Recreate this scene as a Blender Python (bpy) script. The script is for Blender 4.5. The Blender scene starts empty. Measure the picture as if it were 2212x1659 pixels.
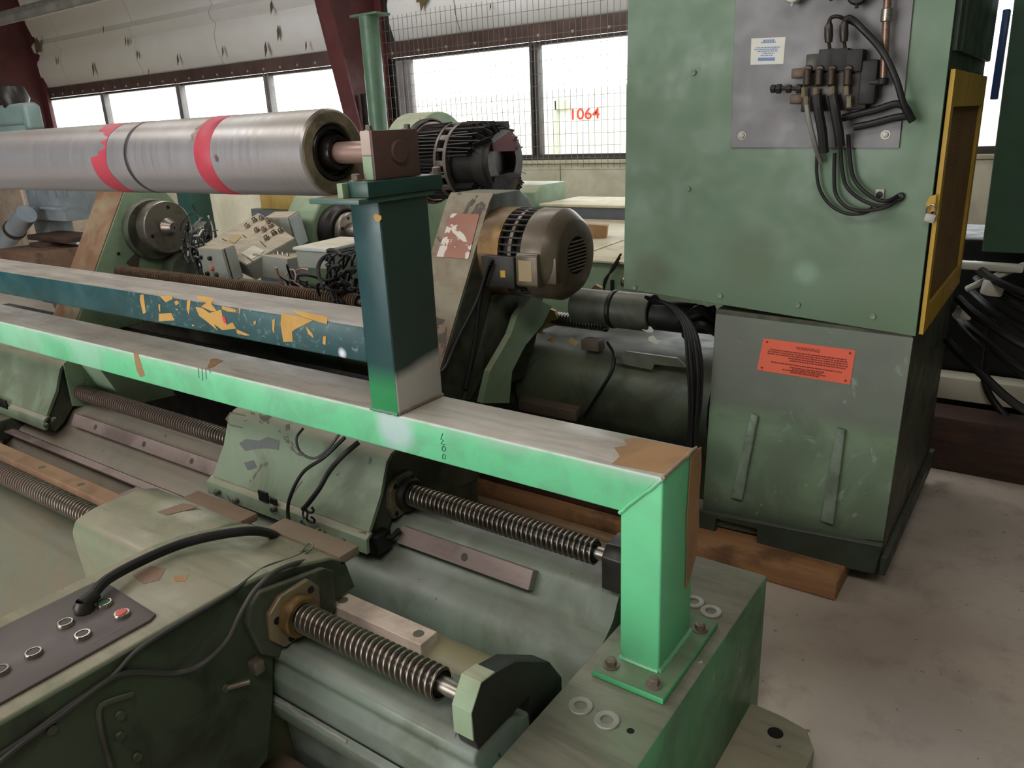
import bpy, bmesh, math, random
import numpy as np
from mathutils import Vector, Matrix
random.seed(7)
S = bpy.context.scene
COL = S.collection
# ------------------------------------------------------------------ camera (solved from the vanishing points of the photo)
FPX, CX, CY = 1660.0, 1106.0, 829.5
CAM = np.array([0.0, 0.0, 1.6])
def _axes():
    dx = np.array([-1330.0 - CX, 381.0 - CY]); dX = 220.0
    dy = (-FPX * FPX - dx[0] * dX) / dx[1]
    ex = -np.array([dx[0], dx[1], FPX]); ex /= np.linalg.norm(ex)
    ez = -np.array([dX, dy, FPX]); ez /= np.linalg.norm(ez)
    ez -= ex * (ex @ ez); ez /= np.linalg.norm(ez)
    ey = np.cross(ex, ez)
    if ey[2] < 0: ey = -ey
    return np.stack([ex, ey, ez], 1)
RM = _axes()
def on(px, py, ax, v):
    """point of the plane axis=v that the photo pixel (px,py) looks at"""
    i = 'xyz'.index(ax)
    d = RM.T @ np.array([px - CX, py - CY, FPX]); t = (v - CAM[i]) / d[i]
    p = CAM + t * d
    return (float(p[0]), float(p[1]), float(p[2]))
cam = bpy.data.cameras.new('camera'); cob = bpy.data.objects.new('camera', cam); COL.objects.link(cob)
r, u, f = RM[0], -RM[1], -RM[2]
cob.matrix_world = Matrix(((r[0], u[0], f[0], 0), (r[1], u[1], f[1], 0), (r[2], u[2], f[2], 1.6), (0, 0, 0, 1)))
cam.sensor_width = 36; cam.lens = FPX / 2212 * 36; cam.clip_start = .02; cam.clip_end = 200
S.camera = cob
# ------------------------------------------------------------------ world, light, exposure
w = bpy.data.worlds.new('world'); S.world = w; w.use_nodes = True
bg = w.node_tree.nodes['Background']; bg.inputs[0].default_value = (.97, .985, 1, 1); bg.inputs[1].default_value = 6.0
def area(name, loc, aim, sx, sy, power, color=(1, 1, 1)):
    l = bpy.data.lights.new(name, 'AREA'); l.shape = 'RECTANGLE'; l.size = sx; l.size_y = sy; l.energy = power; l.color = color
    o = bpy.data.objects.new(name, l); COL.objects.link(o); o.location = loc
    o.rotation_euler = (Vector(aim) - Vector(loc)).to_track_quat('-Z', 'Y').to_euler()
    return o
area('doorway_daylight', (-4.6, -6.6, 1.9), (-1.5, 2.0, .9), 5.5, 3.2, 190, (1, .98, .96))
area('overhead_fill', (-4.2, -.6, 4.5), (-3.4, .6, 0), 5.5, 1.4, 150, (1, .97, .94))  # added fill from above to brighten upper faces; no roof opening there
area('overhead_fill_rear', (-4.6, 3.6, 4.5), (-4.4, 3.2, 0), 6, 1.2, 125, (1, .99, .97))  # added rear fill, brightens the arms and the insulation wall
area('overhead_fill_right', (.6, -1.2, 4.5), (.5, .2, 0), 2.6, 1.2, 115, (1, .97, .93))  # added fill for the floor and the right-hand faces
S.view_settings.view_transform = 'Standard'; S.view_settings.look = 'None'
S.view_settings.exposure = -0.16; S.view_settings.gamma = 1; S.view_settings.use_curve_mapping = False
# ------------------------------------------------------------------ node helper and materials
def lin(c):
    if isinstance(c, str):
        c = c.lstrip('#'); c = [int(c[i:i + 2], 16) / 255 for i in (0, 2, 4)]
        c = [x / 12.92 if x <= .04045 else ((x + .055) / 1.055) ** 2.4 for x in c]
    return (c[0], c[1], c[2], 1)
class G:
    def __init__(s, name):
        s.m = bpy.data.materials.new(name); s.m.use_nodes = True; s.t = s.m.node_tree
        s.b = s.t.nodes['Principled BSDF']; s.geo = s.t.nodes.new('ShaderNodeNewGeometry')
        s.tc = s.t.nodes.new('ShaderNodeTexCoord'); s.P = s.geo.outputs['Position']; s.O = s.tc.outputs['Object']
    def put(s, sock, v):
        if isinstance(v, bpy.types.NodeSocket): s.t.links.new(v, sock)
        else: sock.default_value = v
    def math(s, op, a, b=0.0, c=None):
        n = s.t.nodes.new('ShaderNodeMath'); n.operation = op; s.put(n.inputs[0], a); s.put(n.inputs[1], b)
        if c is not None: s.put(n.inputs[2], c)
        return n.outputs[0]
    def rng(s, v, a, b, lo=0.0, hi=1.0):
        n = s.t.nodes.new('ShaderNodeMapRange'); s.put(n.inputs[0], v)
        for i, q in enumerate((a, b, lo, hi)): n.inputs[i + 1].default_value = q
        return n.outputs[0]
    def noise(s, scale, detail=4, vec=None, dist=0.0, rough=.55):
        n = s.t.nodes.new('ShaderNodeTexNoise'); s.t.links.new(vec or s.O, n.inputs['Vector'])
        n.inputs['Scale'].default_value = scale; n.inputs['Detail'].default_value = detail
        n.inputs['Distortion'].default_value = dist; n.inputs['Roughness'].default_value = rough
        return n.outputs[0]
    def mapv(s, vec, scale=(1, 1, 1), rot=(0, 0, 0)):
        n = s.t.nodes.new('ShaderNodeMapping'); s.t.links.new(vec, n.inputs[0]); n.inputs['Scale'].default_value = scale; n.inputs['Rotation'].default_value = rot
        return n.outputs[0]
    def mix(s, fac, a, b):
        n = s.t.nodes.new('ShaderNodeMix'); n.data_type = 'RGBA'
        for i, v in ((0, fac), (6, a), (7, b)):
            if isinstance(v, str) or (isinstance(v, tuple) and len(v) == 3): v = lin(v)
            s.put(n.inputs[i], v)
        return n.outputs[2]
    def sep(s, vec):
        n = s.t.nodes.new('ShaderNodeSeparateXYZ'); s.t.links.new(vec, n.inputs[0]); return n.outputs
    def near(s, p, rad, soft=.5, wob=.3, ns=9):
        d = s.t.nodes.new('ShaderNodeVectorMath'); d.operation = 'DISTANCE'; s.t.links.new(s.P, d.inputs[0]); d.inputs[1].default_value = p
        v = s.math('ADD', d.outputs['Value'], s.math('MULTIPLY', s.math('SUBTRACT', s.noise(ns, 3, s.P), .5), wob * rad * 2))
        return s.rng(v, rad, rad * (1 - soft))
    def bump(s, h, strength=.3, dist=.002):
        n = s.t.nodes.new('ShaderNodeBump'); n.inputs['Strength'].default_value = strength; n.inputs['Distance'].default_value = dist
        s.t.links.new(h, n.inputs['Height']); s.t.links.new(n.outputs[0], s.b.inputs['Normal'])
    def end(s, col, rough=.6, metal=0.0, spec=.5):
        if isinstance(col, str): col = lin(col)
        s.put(s.b.inputs['Base Color'], col); s.put(s.b.inputs['Roughness'], rough); s.put(s.b.inputs['Metallic'], metal)
        s.b.inputs['Specular IOR Level'].default_value = spec
        return s.m
def paint(name, base, base2=None, rough=.55, dust=None, dustamt=.8, grime=None, ga=.6, gs=3, chips=None, cs=14, ct=.66, metal=0.0, bump=.15, spots=(), extra=None, spec=.4, vs=5):
    g = G(name); c = lin(base)
    if base2: c = g.mix(g.rng(g.noise(vs, 5), .35, .65), c, base2)
    if grime: c = g.mix(g.math('MULTIPLY', g.rng(g.noise(gs, 7, dist=.8, rough=.62), .46, .60), ga), c, grime)
    for (p, rad, colr, amt) in spots: c = g.mix(g.math('MULTIPLY', g.near(p, rad, .55), amt), c, colr)
    if extra: c = extra(g, c)
    if dust:
        nz = g.sep(g.geo.outputs['Normal'])[2]
        d = g.math('MULTIPLY', g.rng(nz, .55, .95), g.rng(g.noise(4, 6, dist=.4), .25, .6, dustamt * .75, dustamt))
        lc = lin(dust); dk = tuple(v * .72 for v in lc[:3]) + (1,); st = g.noise(3, 7, g.mapv(g.P, (1.1, 8, 8)), dist=.5, rough=.65)
        dcol = g.mix(g.rng(st, .44, .62), lc, dk); sp = g.noise(30, 5, g.P, rough=.7); dcol = g.mix(g.math('MULTIPLY', g.rng(sp, .66, .70), .6), dcol, tuple(v * .4 for v in lc[:3]) + (1,))
        c = g.mix(d, c, dcol)
    if chips:
        k = g.noise(cs, 7, dist=.9, rough=.62); c = g.mix(g.rng(k, ct - .06, ct - .045), c, chips)
    g.bump(g.noise(60, 3), bump, .001)
    r = g.rng(g.noise(11, 4), .3, .7, rough - .1, rough + .14)
    return g.end(c, r, metal, spec)
M = {}
# ------------------------------------------------------------------ mesh helpers (world coordinates; moved to the owner's origin when linked)
def NB(): return bmesh.new()
def box(bm, x0, x1, y0, y1, z0, z1, bev=0.0, seg=2):
    vs = [bm.verts.new((x, y, z)) for x in (x0, x1) for y in (y0, y1) for z in (z0, z1)]
    fs = [bm.faces.new([vs[i] for i in q]) for q in ((0, 1, 3, 2), (4, 6, 7, 5), (0, 4, 5, 1), (2, 3, 7, 6), (0, 2, 6, 4), (1, 5, 7, 3))]
    if bev > 0:
        es = list({e for f_ in fs for e in f_.edges})
        bmesh.ops.bevel(bm, geom=es, offset=bev, segments=seg, affect='EDGES', profile=.5, clamp_overlap=True)
    return vs
def obox(bm, c, size, rot=(0, 0, 0), bev=0.0):
    """box by centre, size and euler rotation"""
    n0 = len(bm.verts); t = bmesh.new(); box(t, -size[0] / 2, size[0] / 2, -size[1] / 2, size[1] / 2, -size[2] / 2, size[2] / 2, bev)
    m = Matrix.Translation(c) @ Matrix.Rotation(rot[2], 4, 'Z') @ Matrix.Rotation(rot[1], 4, 'Y') @ Matrix.Rotation(rot[0], 4, 'X')
    merge(bm, t, m)
def merge(bm, t, m=None):
    t.verts.index_update(); vm = [bm.verts.new((m @ v.co) if m else v.co) for v in t.verts]
    for f_ in t.faces:
        try: bm.faces.new([vm[v.index] for v in f_.verts])
        except ValueError: pass
    t.free()
def prism(bm, pts, ax, a, b, bev=0.0, seg=2):
    """extrude a 2D outline along axis ax from a to b; pts are the other two coordinates in xyz order"""
    def P(p, v):
        q = list(p); q.insert('xyz'.index(ax), v); return q
    t = bmesh.new()
    A = [t.verts.new(P(p, a)) for p in pts]; Bv = [t.verts.new(P(p, b)) for p in pts]
    n = len(pts); t.faces.new(A); t.faces.new(Bv[::-1])
    for i in range(n): t.faces.new((A[i], Bv[i], Bv[(i + 1) % n], A[(i + 1) % n]))
    bmesh.ops.recalc_face_normals(t, faces=t.faces)
    if bev > 0: bmesh.ops.bevel(t, geom=list(t.edges), offset=bev, segments=seg, affect='EDGES', profile=.5, clamp_overlap=True)
    merge(bm, t)
def poly(bm, pts, n, th):
    """thin plate from 3D outline pts, thickness th along n"""
    n = Vector(n).normalized() * th; t = bmesh.new()
    A = [t.verts.new(p) for p in pts]; Bv = [t.verts.new(Vector(p) + n) for p in pts]
    t.faces.new(A); t.faces.new(Bv[::-1]); k = len(pts)
    for i in range(k): t.faces.new((A[i], Bv[i], Bv[(i + 1) % k], A[(i + 1) % k]))
    bmesh.ops.recalc_face_normals(t, faces=t.faces); bmesh.ops.triangulate(t, faces=[f_ for f_ in t.faces if len(f_.verts) > 4]); merge(bm, t)
def frame_of(d):
    d = Vector(d).normalized(); a = Vector((0, 0, 1)) if abs(d.z) < .9 else Vector((1, 0, 0))
    x = d.cross(a).normalized(); return x, d.cross(x).normalized()
def cyl(bm, p0, p1, r0, r1=None, seg=20, cap=True, bev=0.0):
    r1 = r0 if r1 is None else r1; p0 = Vector(p0); p1 = Vector(p1); x, y = frame_of(p1 - p0)
    if bev > 0:
        d = (p1 - p0).normalized()
        return revolve(bm, [(p0, 0), (p0, r0 - bev), (p0 + d * bev, r0), (p1 - d * bev, r1), (p1, r1 - bev), (p1, 0)], seg)
    A = []; Bv = []
    for i in range(seg):
        t = 2 * math.pi * i / seg; v = x * math.cos(t) + y * math.sin(t)
        A.append(bm.verts.new(p0 + v * r0)); Bv.append(bm.verts.new(p1 + v * r1))
    for i in range(seg): bm.faces.new((A[i], A[(i + 1) % seg], Bv[(i + 1) % seg], Bv[i]))
    if cap: bm.faces.new(A[::-1]); bm.faces.new(Bv)
def revolve(bm, prof, seg=32):
    """prof: list of (centre point, radius)"""
    d = (1, 0, 0)
    for i in range(len(prof) - 1, 0, -1):
        if (Vector(prof[i][0]) - Vector(prof[0][0])).length > 1e-5: d = Vector(prof[i][0]) - Vector(prof[0][0]); break
    x, y = frame_of(d); prev = None
    for c, r_ in prof:
        c = Vector(c)
        ring = [bm.verts.new(c)] if r_ <= 1e-6 else [bm.verts.new(c + (x * math.cos(2 * math.pi * i / seg) + y * math.sin(2 * math.pi * i / seg)) * r_) for i in range(seg)]
        if prev:
            if len(prev) == 1 and len(ring) > 1:
                for i in range(seg): bm.faces.new((prev[0], ring[(i + 1) % seg], ring[i]))
            elif len(ring) == 1 and len(prev) > 1:
                for i in range(seg): bm.faces.new((prev[i], prev[(i + 1) % seg], ring[0]))
            elif len(ring) > 1:
                for i in range(seg): bm.faces.new((prev[i], prev[(i + 1) % seg], ring[(i + 1) % seg], ring[i]))
        prev = ring
def xrev(bm, prof, cy, cz, seg=48): revolve(bm, [((x, cy, cz), r_) for x, r_ in prof], seg)
def smooth_path(pts, k=6):
    P = [Vector(p) for p in pts]; P = [P[0] * 2 - P[1]] + P + [P[-1] * 2 - P[-2]]; out = []
    for i in range(1, len(P) - 2):
        for j in range(k):
            t = j / k; a, b, c, d = P[i - 1], P[i], P[i + 1], P[i + 2]
            out.append(.5 * ((2 * b) + (c - a) * t + (2 * a - 5 * b + 4 * c - d) * t * t + (3 * b - a - 3 * c + d) * t ** 3))
    out.append(P[-2]); return out
def tube(bm, pts, rad, seg=8, k=5):
    P = smooth_path(pts, k) if k else [Vector(p) for p in pts]; prev = None; x = None
    for i, p in enumerate(P):
        d = (P[min(i + 1, len(P) - 1)] - P[max(i - 1, 0)]).normalized()
        if x is None: x, y = frame_of(d)
        else:
            x = (x - d * x.dot(d)).normalized(); y = d.cross(x).normalized()
        ring = [bm.verts.new(p + (x * math.cos(2 * math.pi * j / seg) + y * math.sin(2 * math.pi * j / seg)) * rad) for j in range(seg)]
        if prev:
            for j in range(seg): bm.faces.new((prev[j], prev[(j + 1) % seg], ring[(j + 1) % seg], ring[j]))
        else: bm.faces.new(ring[::-1])
        prev = ring
    bm.faces.new(prev)
def hexbolt(bm, p, n, r, h, washer=True):
    p = Vector(p); n = Vector(n).normalized()
    if washer: cyl(bm, p, p + n * h * .18, r * 1.45, seg=20); p = p + n * h * .18
    cyl(bm, p, p + n * h * .72, r, seg=6); cyl(bm, p + n * h * .72, p + n * h * .82, r * .98, r * .72, seg=6)
    cyl(bm, p + n * h * .8, p + n * h * .85, r * .6, seg=12)
def screw_mesh(bm, x0, x1, cy, cz, R, pitch, seg=32):
    prof = [(0, .985), (.08, 1), (.24, 1), (.32, .985), (.42, .84), (.50, .74), (.82, .74), (.90, .84)]; S_ = len(prof); n = int((x1 - x0) / pitch)
    rows = []
    for q in range(n + 2):
        for fx, fr in prof:
            row = []
            for j in range(seg):
                a = 2 * math.pi * j / seg; x = x0 + (q + fx - 1 + j / seg) * pitch
                x = min(max(x, x0), x1); row.append(bm.verts.new((x, cy + R * fr * math.cos(a), cz + R * fr * math.sin(a))))
            rows.append(row)
    for i in range(len(rows) - 1):
        for j in range(seg - 1): bm.faces.new((rows[i][j], rows[i + 1][j], rows[i + 1][j + 1], rows[i][j + 1]))
        if i + S_ + 1 < len(rows): bm.faces.new((rows[i + S_][0], rows[i][seg - 1], rows[i + 1][seg - 1], rows[i + S_ + 1][0]))
# ------------------------------------------------------------------ object helpers
def link(name, bm, mat, parent=None, label=None, kind=None, sharp=35, flat=False, recalc=True):
    if recalc: bmesh.ops.recalc_face_normals(bm, faces=bm.faces)
    me = bpy.data.meshes.new(name); bm.to_mesh(me); bm.free()
    me.materials.append(M[mat] if isinstance(mat, str) else mat)
    if not flat:
        me.polygons.foreach_set('use_smooth', [True] * len(me.polygons)); me.set_sharp_from_angle(angle=math.radians(sharp))
    o = bpy.data.objects.new(name, me); COL.objects.link(o)
    if parent is not None:
        wl = Vector(parent['_w']); me.transform(Matrix.Translation(-wl)); o.parent = parent; o['_w'] = list(wl)
    else:
        co = [v.co for v in me.vertices]
        c = Vector(((min(v.x for v in co) + max(v.x for v in co)) / 2, (min(v.y for v in co) + max(v.y for v in co)) / 2, min(v.z for v in co)))
        me.transform(Matrix.Translation(-c)); o.location = c; o['_w'] = list(c)
    if label: o['label'] = label
    if kind: o['kind'] = kind
    return o
def thing(name, label, cat, loc, group=None):
    o = bpy.data.objects.new(name, None); COL.objects.link(o); o.location = loc; o['_w'] = list(loc); o.empty_display_size = .05
    o['label'] = label; o['category'] = cat
    if group: o['group'] = group
    return o
def solo(name, bm, mat, label, cat, group=None, **k):
    o = link(name, bm, mat, **k); o['label'] = label; o['category'] = cat
    if group: o['group'] = group
    return o
def struct(name, bm, mat, parent=None, **k):
    o = link(name, bm, mat, parent, **k)
    if parent is None: o['kind'] = 'structure'
    return o
def text(name, body, size, mat, parent, origin, ux, uy, align='CENTER', ext=.0004, squash=1.0, bold=0.0):
    """flat lettering: ux / uy are the world directions of the text's right and up"""
    cu = bpy.data.curves.new(name, 'FONT'); cu.body = body; cu.size = size; cu.align_x = align; cu.align_y = 'CENTER'; cu.extrude = ext; cu.offset = bold
    t = bpy.data.objects.new(name + '_tmp', cu); COL.objects.link(t)
    dg = bpy.context.evaluated_depsgraph_get(); me = bpy.data.meshes.new_from_object(t.evaluated_get(dg)); bpy.data.objects.remove(t)
    x = Vector(ux).normalized(); y = Vector(uy).normalized(); z = x.cross(y).normalized()
    m = Matrix(((x.x * squash, y.x, z.x, origin[0]), (x.y * squash, y.y, z.y, origin[1]), (x.z * squash, y.z, z.z, origin[2]), (0, 0, 0, 1)))
    me.transform(m); bm = bmesh.new(); bm.from_mesh(me)
    return link(name, bm, mat, parent)
def quad(ax, v, pix): return [on(px, py, ax, v) for px, py in pix]
# ------------------------------------------------------------------ materials
DUST = '#b3a99c'
def fb_extra(g, c):                    # welded frame, lower beam: sprayed green fading to primer haze along the top arris, grubby fingermarks
    nz = g.sep(g.P)[2]
    haze = g.math('MULTIPLY', g.rng(nz, .895, .94), g.rng(g.noise(5, 4, g.P), .35, .65, .1, .75))
    c = g.mix(haze, c, '#b9c6bd')
    edge = g.math('MULTIPLY', g.rng(nz, .921, .928), g.rng(g.noise(14, 5, g.P), .38, .6, .35, 1))
    return g.mix(edge, c, '#c8ccc8')
M['frame_green'] = paint('frame_green', '#6ccb93', '#76d09c', .38, dust='#a79c90', dustamt=.98, grime='#6f9a80', ga=.35, gs=7, extra=fb_extra,
    spots=[(on(850, 925, 'y', 1.28), .075, '#c9d2dc', .7), (on(520, 790, 'y', 1.28), .12, '#7fd3a0', .4), (on(30, 700, 'y', 1.28), .3, '#9fcdb2', .5), (on(180, 745, 'y', 1.28), .16, '#a9cfbd', .5)], vs=3)
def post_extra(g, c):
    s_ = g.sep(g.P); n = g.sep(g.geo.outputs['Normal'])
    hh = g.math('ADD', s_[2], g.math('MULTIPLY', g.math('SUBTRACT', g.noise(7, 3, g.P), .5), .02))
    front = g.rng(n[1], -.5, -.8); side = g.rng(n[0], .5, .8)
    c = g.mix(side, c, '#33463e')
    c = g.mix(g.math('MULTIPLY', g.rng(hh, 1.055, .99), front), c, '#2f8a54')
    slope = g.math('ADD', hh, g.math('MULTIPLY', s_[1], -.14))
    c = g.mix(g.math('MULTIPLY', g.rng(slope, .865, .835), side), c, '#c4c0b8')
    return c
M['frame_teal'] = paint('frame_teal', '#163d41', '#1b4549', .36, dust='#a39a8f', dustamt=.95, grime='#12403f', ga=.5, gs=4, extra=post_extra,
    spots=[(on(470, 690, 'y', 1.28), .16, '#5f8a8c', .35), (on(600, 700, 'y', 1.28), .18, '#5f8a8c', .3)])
def snow_extra(g, c):
    x = g.sep(g.P)[0]
    b = g.math('MULTIPLY', g.rng(x, -2.55, -2.35), g.rng(g.noise(38, 7, g.P, dist=.5, rough=.75), .55, .7, 0, .6))
    return g.mix(b, c, '#9db4b8')
M['beam_teal'] = paint('beam_teal', '#133c3f', '#174347', .4, dust='#a89e92', dustamt=.98, grime='#2f5a5c', ga=.5, gs=3, extra=snow_extra, spots=[(on(735, 765, 'y', 1.28), .02, '#e2ecf4', 1)])
M['post_green'] = paint('post_green', '#67ca8e', '#70cf96', .42, grime='#6ab389', ga=.3, gs=5, dust='#8e8a7c', dustamt=.8, bump=.2)
SG = '#7c9b7f'
M['sage'] = paint('sage', '#76856f', '#808d76', .5, dust='#a89a84', dustamt=.75, grime='#5b604e', ga=.6, gs=3, chips='#5a5147', cs=9, ct=.70)
M['sage_dusty'] = paint('sage_dusty', '#717e66', '#7d8069', .32, dust='#a39681', dustamt=.6, grime='#7a6f5c', ga=.6, gs=4, chips='#8b6a57', cs=9, ct=.74, spots=[(on(400, 1085, 'z', .65), .09, '#d5d1c6', .75), (on(560, 1200, 'z', .69), .07, '#c2b8a8', .6), (on(430, 1110, 'z', .65), .06, '#d5d1c6', .7)])  # pale spots mix worn paint with a painted-in glossy sheen
M['sage_light'] = paint('sage_light', '#8ba081', '#7e9275', .5, dust='#b3ab92', dustamt=.7, grime='#6a7c62', ga=.4, gs=4, chips='#5d584c', cs=11, ct=.73)
def bed_extra(g, c):
    s_ = g.sep(g.P); c = g.mix(g.math('MULTIPLY', g.rng(g.noise(4, 6, g.P, dist=.6), .5, .62), .5), c, '#8a948e')
    x = g.sep(g.P)[0]; b = g.math('MULTIPLY', g.rng(x, -1.9, -2.5, 0, .75), g.rng(g.noise(3, 5, g.P), .3, .55, .5, 1))
    return g.mix(b, c, '#a08b7c')
M['bed_green'] = paint('bed_green', '#6f7d6c', '#7b8877', .40, dust='#76736a', dustamt=.6, grime='#55534a', ga=.6, gs=5, chips='#3d4036', cs=22, ct=.74, extra=bed_extra)
M['bed_dark'] = paint('bed_dark', '#4f5849', '#5a5b4c', .45, dust='#5c5648', dustamt=.6, grime='#2f2f27', ga=.7, gs=4)
M['casting_dark'] = paint('casting_dark', '#484d3f', '#4f5142', .5, dust='#7d7564', dustamt=.6, grime='#23261f', ga=.7, gs=5)
def cab_extra(g, c):
    s_ = g.sep(g.P)
    b = g.rng(g.noise(2.2, 4, g.P, dist=.4), .42, .62)
    return g.mix(g.math('MULTIPLY', b, g.rng(s_[2], 1.6, 1.1, 0, .45)), c, '#59684f')
M['cabinet'] = paint('cabinet', '#5f795f', '#5b735a', .42, spots=[(on(1410, 590, 'y', 2.606), .10, '#4a4f3a', .7), (on(1330, 640, 'y', 2.606), .14, '#4a4f3a', .6), (on(1740, 590, 'y', 2.606), .05, '#7d9a80', .7), (on(1620, 560, 'y', 2.606), .16, '#596449', .5)], dust='#8d8a7a', dustamt=.7, bump=.08, extra=cab_extra, vs=2)
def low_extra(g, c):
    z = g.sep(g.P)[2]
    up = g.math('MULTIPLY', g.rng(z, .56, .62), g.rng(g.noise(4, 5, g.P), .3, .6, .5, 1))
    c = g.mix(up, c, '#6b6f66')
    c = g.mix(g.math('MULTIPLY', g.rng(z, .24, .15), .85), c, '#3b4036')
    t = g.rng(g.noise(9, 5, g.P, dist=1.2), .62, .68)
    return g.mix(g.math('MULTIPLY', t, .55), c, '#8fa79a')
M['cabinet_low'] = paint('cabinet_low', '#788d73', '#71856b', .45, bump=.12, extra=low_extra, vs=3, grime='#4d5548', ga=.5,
    spots=[(on(1762, 722, 'y', 2.64), .028, '#a5c0b4', .9), (on(1800, 850, 'y', 2.64), .05, '#93a79a', .6), (on(1560, 990, 'y', 2.64), .1, '#3f5345', .5), (on(1650, 840, 'y', 2.64), .05, '#8a9e92', .5)])
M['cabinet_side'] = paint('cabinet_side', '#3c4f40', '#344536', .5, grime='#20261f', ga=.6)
M['grey_plate'] = paint('grey_plate', '#696768', '#6e6c6c', .42, bump=.03, grime='#625e5f', ga=.3, gs=3, vs=2)
M['teal_dark'] = paint('teal_dark', '#25443c', '#2c4d44', .4, dust='#55625a', dustamt=.5)
M['steel'] = None
def steel(name, base, base2, rough=.3, metal=.85, streak=None, rust=None, ra=.5, rs=4, dust=None, dirtx=False):
    g = G(name); v = g.mapv(g.O, (6, 60, 60) if streak != 'x' else (90, 2.2, 2.2))
    n = g.noise(2.5, 6, v, rough=.65)
    c = g.mix(g.rng(n, .35, .65), base, base2)
    if rust: c = g.mix(g.math('MULTIPLY', g.rng(g.noise(rs, 6, dist=.7), .5, .68), ra), c, rust)
    if dust:
        nz = g.sep(g.geo.outputs['Normal'])[2]; c = g.mix(g.math('MULTIPLY', g.rng(nz, .3, .95), .6), c, dust)
    if dirtx:
        k = g.math('ADD', g.sep(g.P)[0], g.math('MULTIPLY', g.math('SUBTRACT', g.noise(5, 3, g.P), .5), .3)); k = g.rng(k, -2.35, -2.65)
        c = g.mix(k, c, '#6a5b50'); metal = g.math('SUBTRACT', metal, g.math('MULTIPLY', k, .7)); g.bump(n, .08, .0006)
        return g.end(c, g.math('ADD', g.rng(n, .3, .7, rough - .07, rough + .1), g.math('MULTIPLY', k, .3)), metal)
    g.bump(n, .08, .0006); return g.end(c, g.rng(n, .3, .7, rough - .07, rough + .1), metal)
def roller_mat():
    g = G('roller_steel'); s_ = g.sep(g.P); v = g.mapv(g.P, (34, 1.2, 1.2)); n = g.noise(2.2, 6, v, rough=.7)
    c = g.mix(g.rng(n, .3, .7), '#a09ea2', '#a8a6aa')
    top = g.rng(s_[2], 1.575, 1.655)                                            # brown settled film on the upper side, toward the free end
    c = g.mix(g.math('MULTIPLY', g.math('MULTIPLY', top, g.rng(g.noise(5, 6, g.P, dist=.5), .3, .6, .3, 1)), g.rng(s_[0], -3.6, -1.9, .5, .9)), c, '#857660')
    c = g.mix(g.math('MULTIPLY', g.rng(s_[0], -1.9, -1.53), g.rng(n, .4, .7, .1, .7)), c, '#8a8376')
    for p, rr in (((-1.95, 1.28, 1.62), .022), ((-1.84, 1.26, 1.55), .012), ((-1.93, 1.29, 1.64), .03)):
        c = g.mix(g.math('MULTIPLY', g.near(p, rr, .4, 1.2, 40), .8), c, '#5c4a38')
    g.bump(n, .04, .0004)
    return g.end(c, g.rng(n, .3, .7, .30, .42), .6)
M['roller'] = roller_mat()
M['steel'] = steel('steel', '#8a857d', '#a39c92', .32, rust='#6c5a4a', ra=.6)
M['hub_steel'] = steel('hub_steel', '#8b837a', '#9d958b', .35, rust='#6b5546', ra=.7, rs=12)
M['rail'] = steel('rail', '#d2bbab', '#dcc7b8', .45, .0, rust='#7a6157', ra=.6, rs=6)
M['rail_dark'] = steel('rail_dark', '#8f7d78', '#988782', .42, .2, rust='#5f504a', ra=.6, rs=5)
M['screw_steel'] = steel('screw_steel', '#82796f', '#91877b', .33, .85, rust='#5a4a3c', ra=.5, rs=10, dirtx=True)
M['screw_rust'] = steel('screw_rust', '#5f4a38', '#6b5542', .5, .5, rust='#4a3526', ra=.7, rs=8)
M['brown_block'] = paint('brown_block', '#634a45', '#5c443f', .5, bump=.15)
M['shaft_brown'] = steel('shaft_brown', '#9a7f76', '#8b7068', .38, .4)
M['black_grease'] = paint('black_grease', '#14110f', '#241e1a', .3, bump=.3)
M['grease_ring'] = paint('grease_ring', '#8a8068', '#7c735c', .45, grime='#4a4335', ga=.7, gs=14, spots=[((-1.50, 1.37, 1.55), .075, '#15110e', 1)])
M['black'] = paint('black', '#0f0e0e', '#151413', .5, bump=.1)
M['rubber'] = paint('rubber', '#161514', '#1c1a19', .5, bump=.1)
M['hose_grey'] = paint('hose_grey', '#3a3835', '#46433f', .5, bump=.05)
M['dark_metal'] = paint('dark_metal', '#33302d', '#423d38', .38, metal=.5, bump=.2, grime='#1b1917', ga=.5)
M['washer'] = paint('washer', '#a8a59c', '#9b988f', .5, bump=.1, metal=.3)
M['bolt'] = paint('bolt', '#83796c', '#75695c', .45, metal=.4, grime='#5d5144', ga=.5, gs=20)
M['red_paint'] = paint('red_paint', '#b83f4f', '#ad3a49', .5, bump=.05, grime='#a93040', ga=.4, gs=12)
M['black_paint'] = paint('black_paint', '#2f2d30', None, .5, bump=.03)
M['kraft'] = paint('kraft', '#ab865f', '#9c7853', .7, bump=.08, grime='#7c5f43', ga=.5, gs=6)
M['tape'] = paint('tape', '#c39a55', '#b98f4b', .65, bump=.08, grime='#a5823f', ga=.3, gs=20)
M['tape_red'] = paint('tape_red', '#d8304c', None, .6)
M['yellow'] = paint('yellow', '#b8932f', '#a98628', .5, grime='#8a6c24', ga=.4)
M['yellow_wood'] = paint('yellow_wood', '#cdb069', '#bd9c52', .6, grime='#9a7d45', ga=.5)
M['cream'] = paint('cream', '#d8d2bc', '#cdc7b0', .7, bump=.1, grime='#a09a82', ga=.5, gs=1.5, chips='#6d6350', cs=5, ct=.735)
M['vinyl'] = None
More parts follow.
